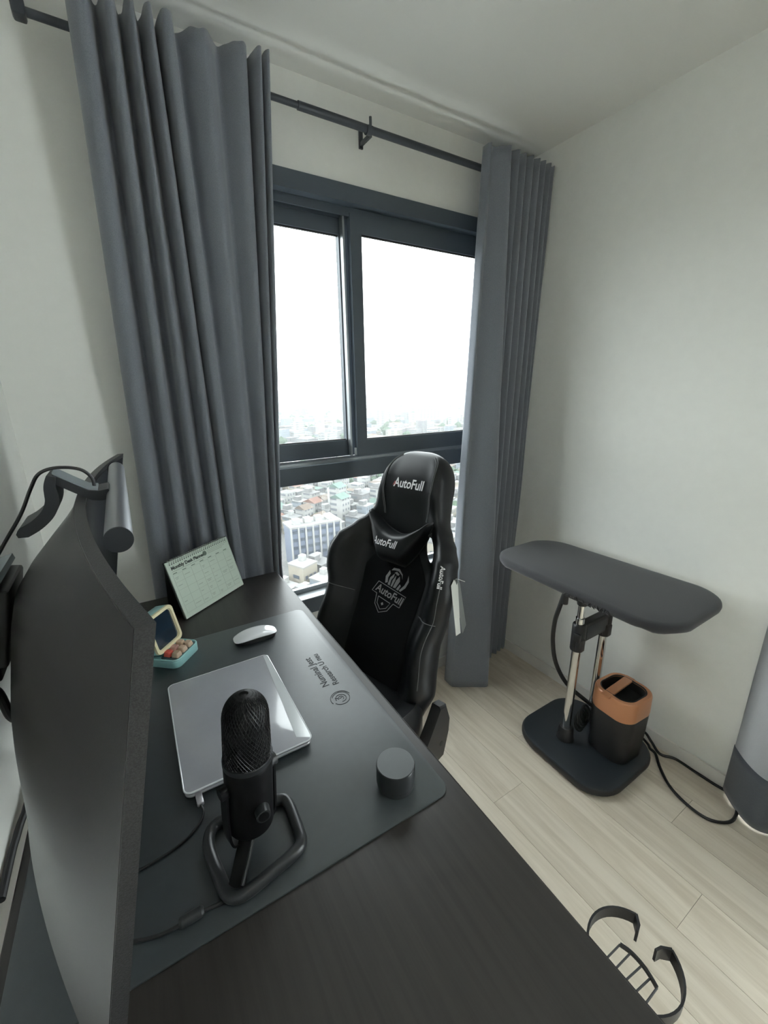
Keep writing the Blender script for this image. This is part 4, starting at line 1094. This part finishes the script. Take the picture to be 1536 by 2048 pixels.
for k in range(4):
    part('rooftop_unit', MB().bb(bw*(.1+.22*k), bw*(.1+.22*k)+3, bw*.12, bw*.12+3, hb_+.8, hb_+3), 'city_white_plain', blk)
BLK = (bp.x+bp2.x)/2, (bp.y+bp2.y)/2
# far landmarks
LM = []
def landmark(u, vtop, dist, wid, m, label, name, steps=3):
    d = ray(u, vtop); d = d*(dist/math.hypot(d.x, d.y)); x, y, h = d.x, d.y, d.z+CAMZ-GZ
    LM.append((x, y, wid*.75+18)); t = thing(name, label, 'building', (x, y, GZ), math.radians(20))
    for k in range(steps):
        f_ = 1-.22*k
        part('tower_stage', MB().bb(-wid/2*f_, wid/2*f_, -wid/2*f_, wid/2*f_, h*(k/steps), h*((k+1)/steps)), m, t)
    part('spire', MB().cyl((0, 0, h), (0, 0, h+wid*.35), wid*.03, n=6), m, t)
    return t
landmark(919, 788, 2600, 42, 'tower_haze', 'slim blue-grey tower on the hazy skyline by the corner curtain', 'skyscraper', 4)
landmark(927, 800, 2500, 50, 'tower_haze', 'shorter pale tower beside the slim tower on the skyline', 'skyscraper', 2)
landmark(665, 812, 1500, 34, 'city_pale_blue', 'broad flat-topped blue-grey block on the skyline near the window mullion', 'office_block', 1)
landmark(872, 816, 900, 62, 'city_white', 'large white slab block with many window rows below the skyline', 'office_block', 1)
# individual houses
def house_meshes(w_, d_, h_, kind):
    return w_, d_, h_, kind
cube = MB().bb(-.5, .5, -.5, .5, 0, 1).mesh('walls', 30)
slabm = MB().bb(-.53, .53, -.53, .53, 0, 1).mesh('roof', 30)
gab = MB().add([(-.55, -.55, 0), (.55, -.55, 0), (.55, .55, 0), (-.55, .55, 0), (-.55, 0, 1), (.55, 0, 1)], [(0, 1, 5, 4), (3, 4, 5, 2), (0, 4, 3), (1, 2, 5), (0, 3, 2, 1)]).mesh('roof', 30)
winm = MB().bb(-.5, .5, -.5, .5, -.5, .5).mesh('window', 30); winm.materials.append(MATS['city_window'])
def inst(name, base, mname, parent, loc, scl):
    key = (base.name.split('.')[0], mname, id(base))
    if key not in inst.c:
        me = base.copy(); me.materials.clear(); me.materials.append(MATS[mname]); inst.c[key] = me
    o = bpy.data.objects.new(name, inst.c[key]); COL.objects.link(o); o.parent = parent; o.location = loc; o.scale = scl
    return o
inst.c = {}
wn = {'city_white': 'white', 'city_grey': 'grey', 'city_cream': 'cream', 'city_pale_blue': 'pale blue'}
rn = {'roof_grey': 'grey', 'roof_pale': 'pale', 'roof_red': 'red', 'roof_green': 'green', 'roof_brown': 'brown'}
sw = {2: 'two-storey', 3: 'three-storey', 4: 'four-storey', 5: 'five-storey', 6: 'six-storey'}
stuff_boxes = []; trees = []
nind = 0
for j in range(-90, 220):
    for i in range(-240, 260):
        x, y = cxy(i, j, 9.2, 10.6)
        x += rc_.uniform(-.3, .3); y += rc_.uniform(-.3, .3)
        r = math.hypot(x, y)
        if y < 70 or r > 520: continue
        if not seen(x, y, -.1, 1.5): continue
        if math.hypot(x-BLK[0]+4, y-BLK[1]-12) < 30: continue
        q = rc_.random()
        if j % 6 == 0 or i % 9 == 0:
            if q < .45: trees.append((x, y, rc_.uniform(2, 4.5)))
            continue
        if q < .06: trees.append((x, y, rc_.uniform(3, 6))); continue
        w_, d_ = rc_.uniform(6.0, 8.1), rc_.uniform(6.6, 9.4); h_ = rc_.choice((6, 6.5, 7, 9, 9.5, 10, 12)) if q < .95 else rc_.uniform(13, 19)
        wm = rc_.choices([k for k, _ in WALLC], (5, 3, 2, 2))[0]; rm = rc_.choices([k for k, _ in ROOFC], (5, 6, 1.6, 1.2, 2))[0]
        if seen(x, y) and r < 262 and nind < 290:
            nind += 1
            gabled = rm in ('roof_red', 'roof_brown', 'roof_green')
            lab = f"{sw[max(2, round(h_/3.1))] if round(h_/3.1) in sw else 'tall'} {wn[wm]} walled building with {rn[rm]} {'pitched' if gabled else 'flat'} roof in the city below"
            t = thing('city_building', lab, 'building', (x, y, GZ), CA, group=f'{wn[wm]} buildings with {rn[rm]} roofs below')
            near = r < 165
            inst('walls', cube, wm+'_plain' if near else wm, t, (0, 0, 0), (w_, d_, h_))
            if gabled: inst('roof', gab, rm, t, (0, 0, h_), (w_, d_, 2.2))
            else:
                inst('roof', slabm, rm, t, (0, 0, h_), (w_, d_, .5))
                inst('water_tank', cube, 'city_white_plain', t, (w_*.22, d_*.2, h_+.5), (2.2, 2.2, 2))
                if q > .5: inst('stair_hut', cube, 'city_grey_plain', t, (-w_*.2, d_*.1, h_+.5), (3, 3.4, 2.4))
            if near:
                nfl = int(h_/3.1)
                for fl_ in range(nfl):
                    for k in range(3):
                        o = bpy.data.objects.new('window', winm); COL.objects.link(o); o.parent = t
                        o.location = ((k-1)*w_*.3, -d_/2, 3.1*fl_+1.8); o.scale = (w_*.17, .2, 1.4)
                    o = bpy.data.objects.new('window', winm); COL.objects.link(o); o.parent = t
                    o.location = (-w_/2, 0, 3.1*fl_+1.8); o.scale = (.2, d_*.4, 1.3)
        else:
            stuff_boxes.append((x, y, w_, d_, h_, wm, rm))
for j in range(-50, 180):
    for i in range(-190, 200):
        x, y = cxy(i, j, 19, 22)
        x += rc_.uniform(-3, 3); y += rc_.uniform(-3, 3); r = math.hypot(x, y)
        if y < 100 or r <= 520 or r > 3000 or not seen(x, y, -.2, 1.6): continue
        q = rc_.random()
        if any(math.hypot(x-lx_, y-ly_) < lr_ for lx_, ly_, lr_ in LM): continue
        if q < .16: trees.append((x, y, rc_.uniform(4, 9))); continue
        h_ = rc_.choice((7, 9, 11, 13, 16)) if q < .95 else rc_.uniform(18, 30) if q < .995 else rc_.uniform(34, 48)
        stuff_boxes.append((x, y, rc_.uniform(9, 17), rc_.uniform(9, 19), h_, rc_.choices([k for k, _ in WALLC], (5, 3, 2, 2))[0], rc_.choices([k for k, _ in ROOFC], (5, 6, 1.6, 1.2, 2))[0]))
names = [k for k, _ in WALLC]+[k for k, _ in ROOFC]; idx = {k: n for n, k in enumerate(names)}
vs, fs, mi = [], [], []
ca_, sa_ = math.cos(CA), math.sin(CA)
for x, y, w_, d_, h_, wm, rm in stuff_boxes:
    b = len(vs)
    for z in (GZ, GZ+h_):
        for ux, uy in ((-.5, -.5), (.5, -.5), (.5, .5), (-.5, .5)):
            lx_, ly_ = ux*w_, uy*d_; vs.append((x+lx_*ca_-ly_*sa_, y+lx_*sa_+ly_*ca_, z))
    fs += [(b, b+1, b+5, b+4), (b+1, b+2, b+6, b+5), (b+2, b+3, b+7, b+6), (b+3, b, b+4, b+7), (b+4, b+5, b+6, b+7)]
    mi += [idx[wm]]*4+[idx[rm]]
me = bpy.data.meshes.new('distant_city'); me.from_pydata(vs, [], fs); me.polygons.foreach_set('material_index', mi)
for k in names: me.materials.append(MATS[k])
o = bpy.data.objects.new('distant_city', me); COL.objects.link(o); tag(o, 'dense distant city rooftops fading towards the horizon', 'city', kind='stuff')
ico = bmesh.new(); bmesh.ops.create_icosphere(ico, subdivisions=1, radius=1); iv = [v.co.copy() for v in ico.verts]; ifc = [[v.index for v in f.verts] for f in ico.faces]; ico.free()
vs, fs = [], []
for x, y, r in trees:
    b = len(vs); vs += [(x+p.x*r*rc_.uniform(.8, 1.2), y+p.y*r*rc_.uniform(.8, 1.2), GZ+r*1.1+p.z*r*1.1) for p in iv]; fs += [[q+b for q in f] for f in ifc]
me = bpy.data.meshes.new('city_trees'); me.from_pydata(vs, [], fs); me.materials.append(MATS['tree_crown'])
o = bpy.data.objects.new('city_trees', me); COL.objects.link(o); tag(o, 'dark green tree crowns between the city rooftops', 'trees', kind='stuff')

# haze layer lying over the city
hm = bpy.data.materials.new('city_haze'); hm.use_nodes = True; hm.node_tree.nodes.clear()
ho = hm.node_tree.nodes.new('ShaderNodeOutputMaterial'); hv = hm.node_tree.nodes.new('ShaderNodeVolumeScatter')
hv.inputs['Color'].default_value = (.98, .99, 1, 1); hv.inputs['Density'].default_value = HAZE
hm.node_tree.links.new(hv.outputs[0], ho.inputs['Volume'])
hz_ = MB().bb(-2500, 6000, 40, 6000, GZ-.5, -4.0); o = single('city_haze', hz_, hm, 'pale haze hanging over the distant city', 'haze', kind='stuff')
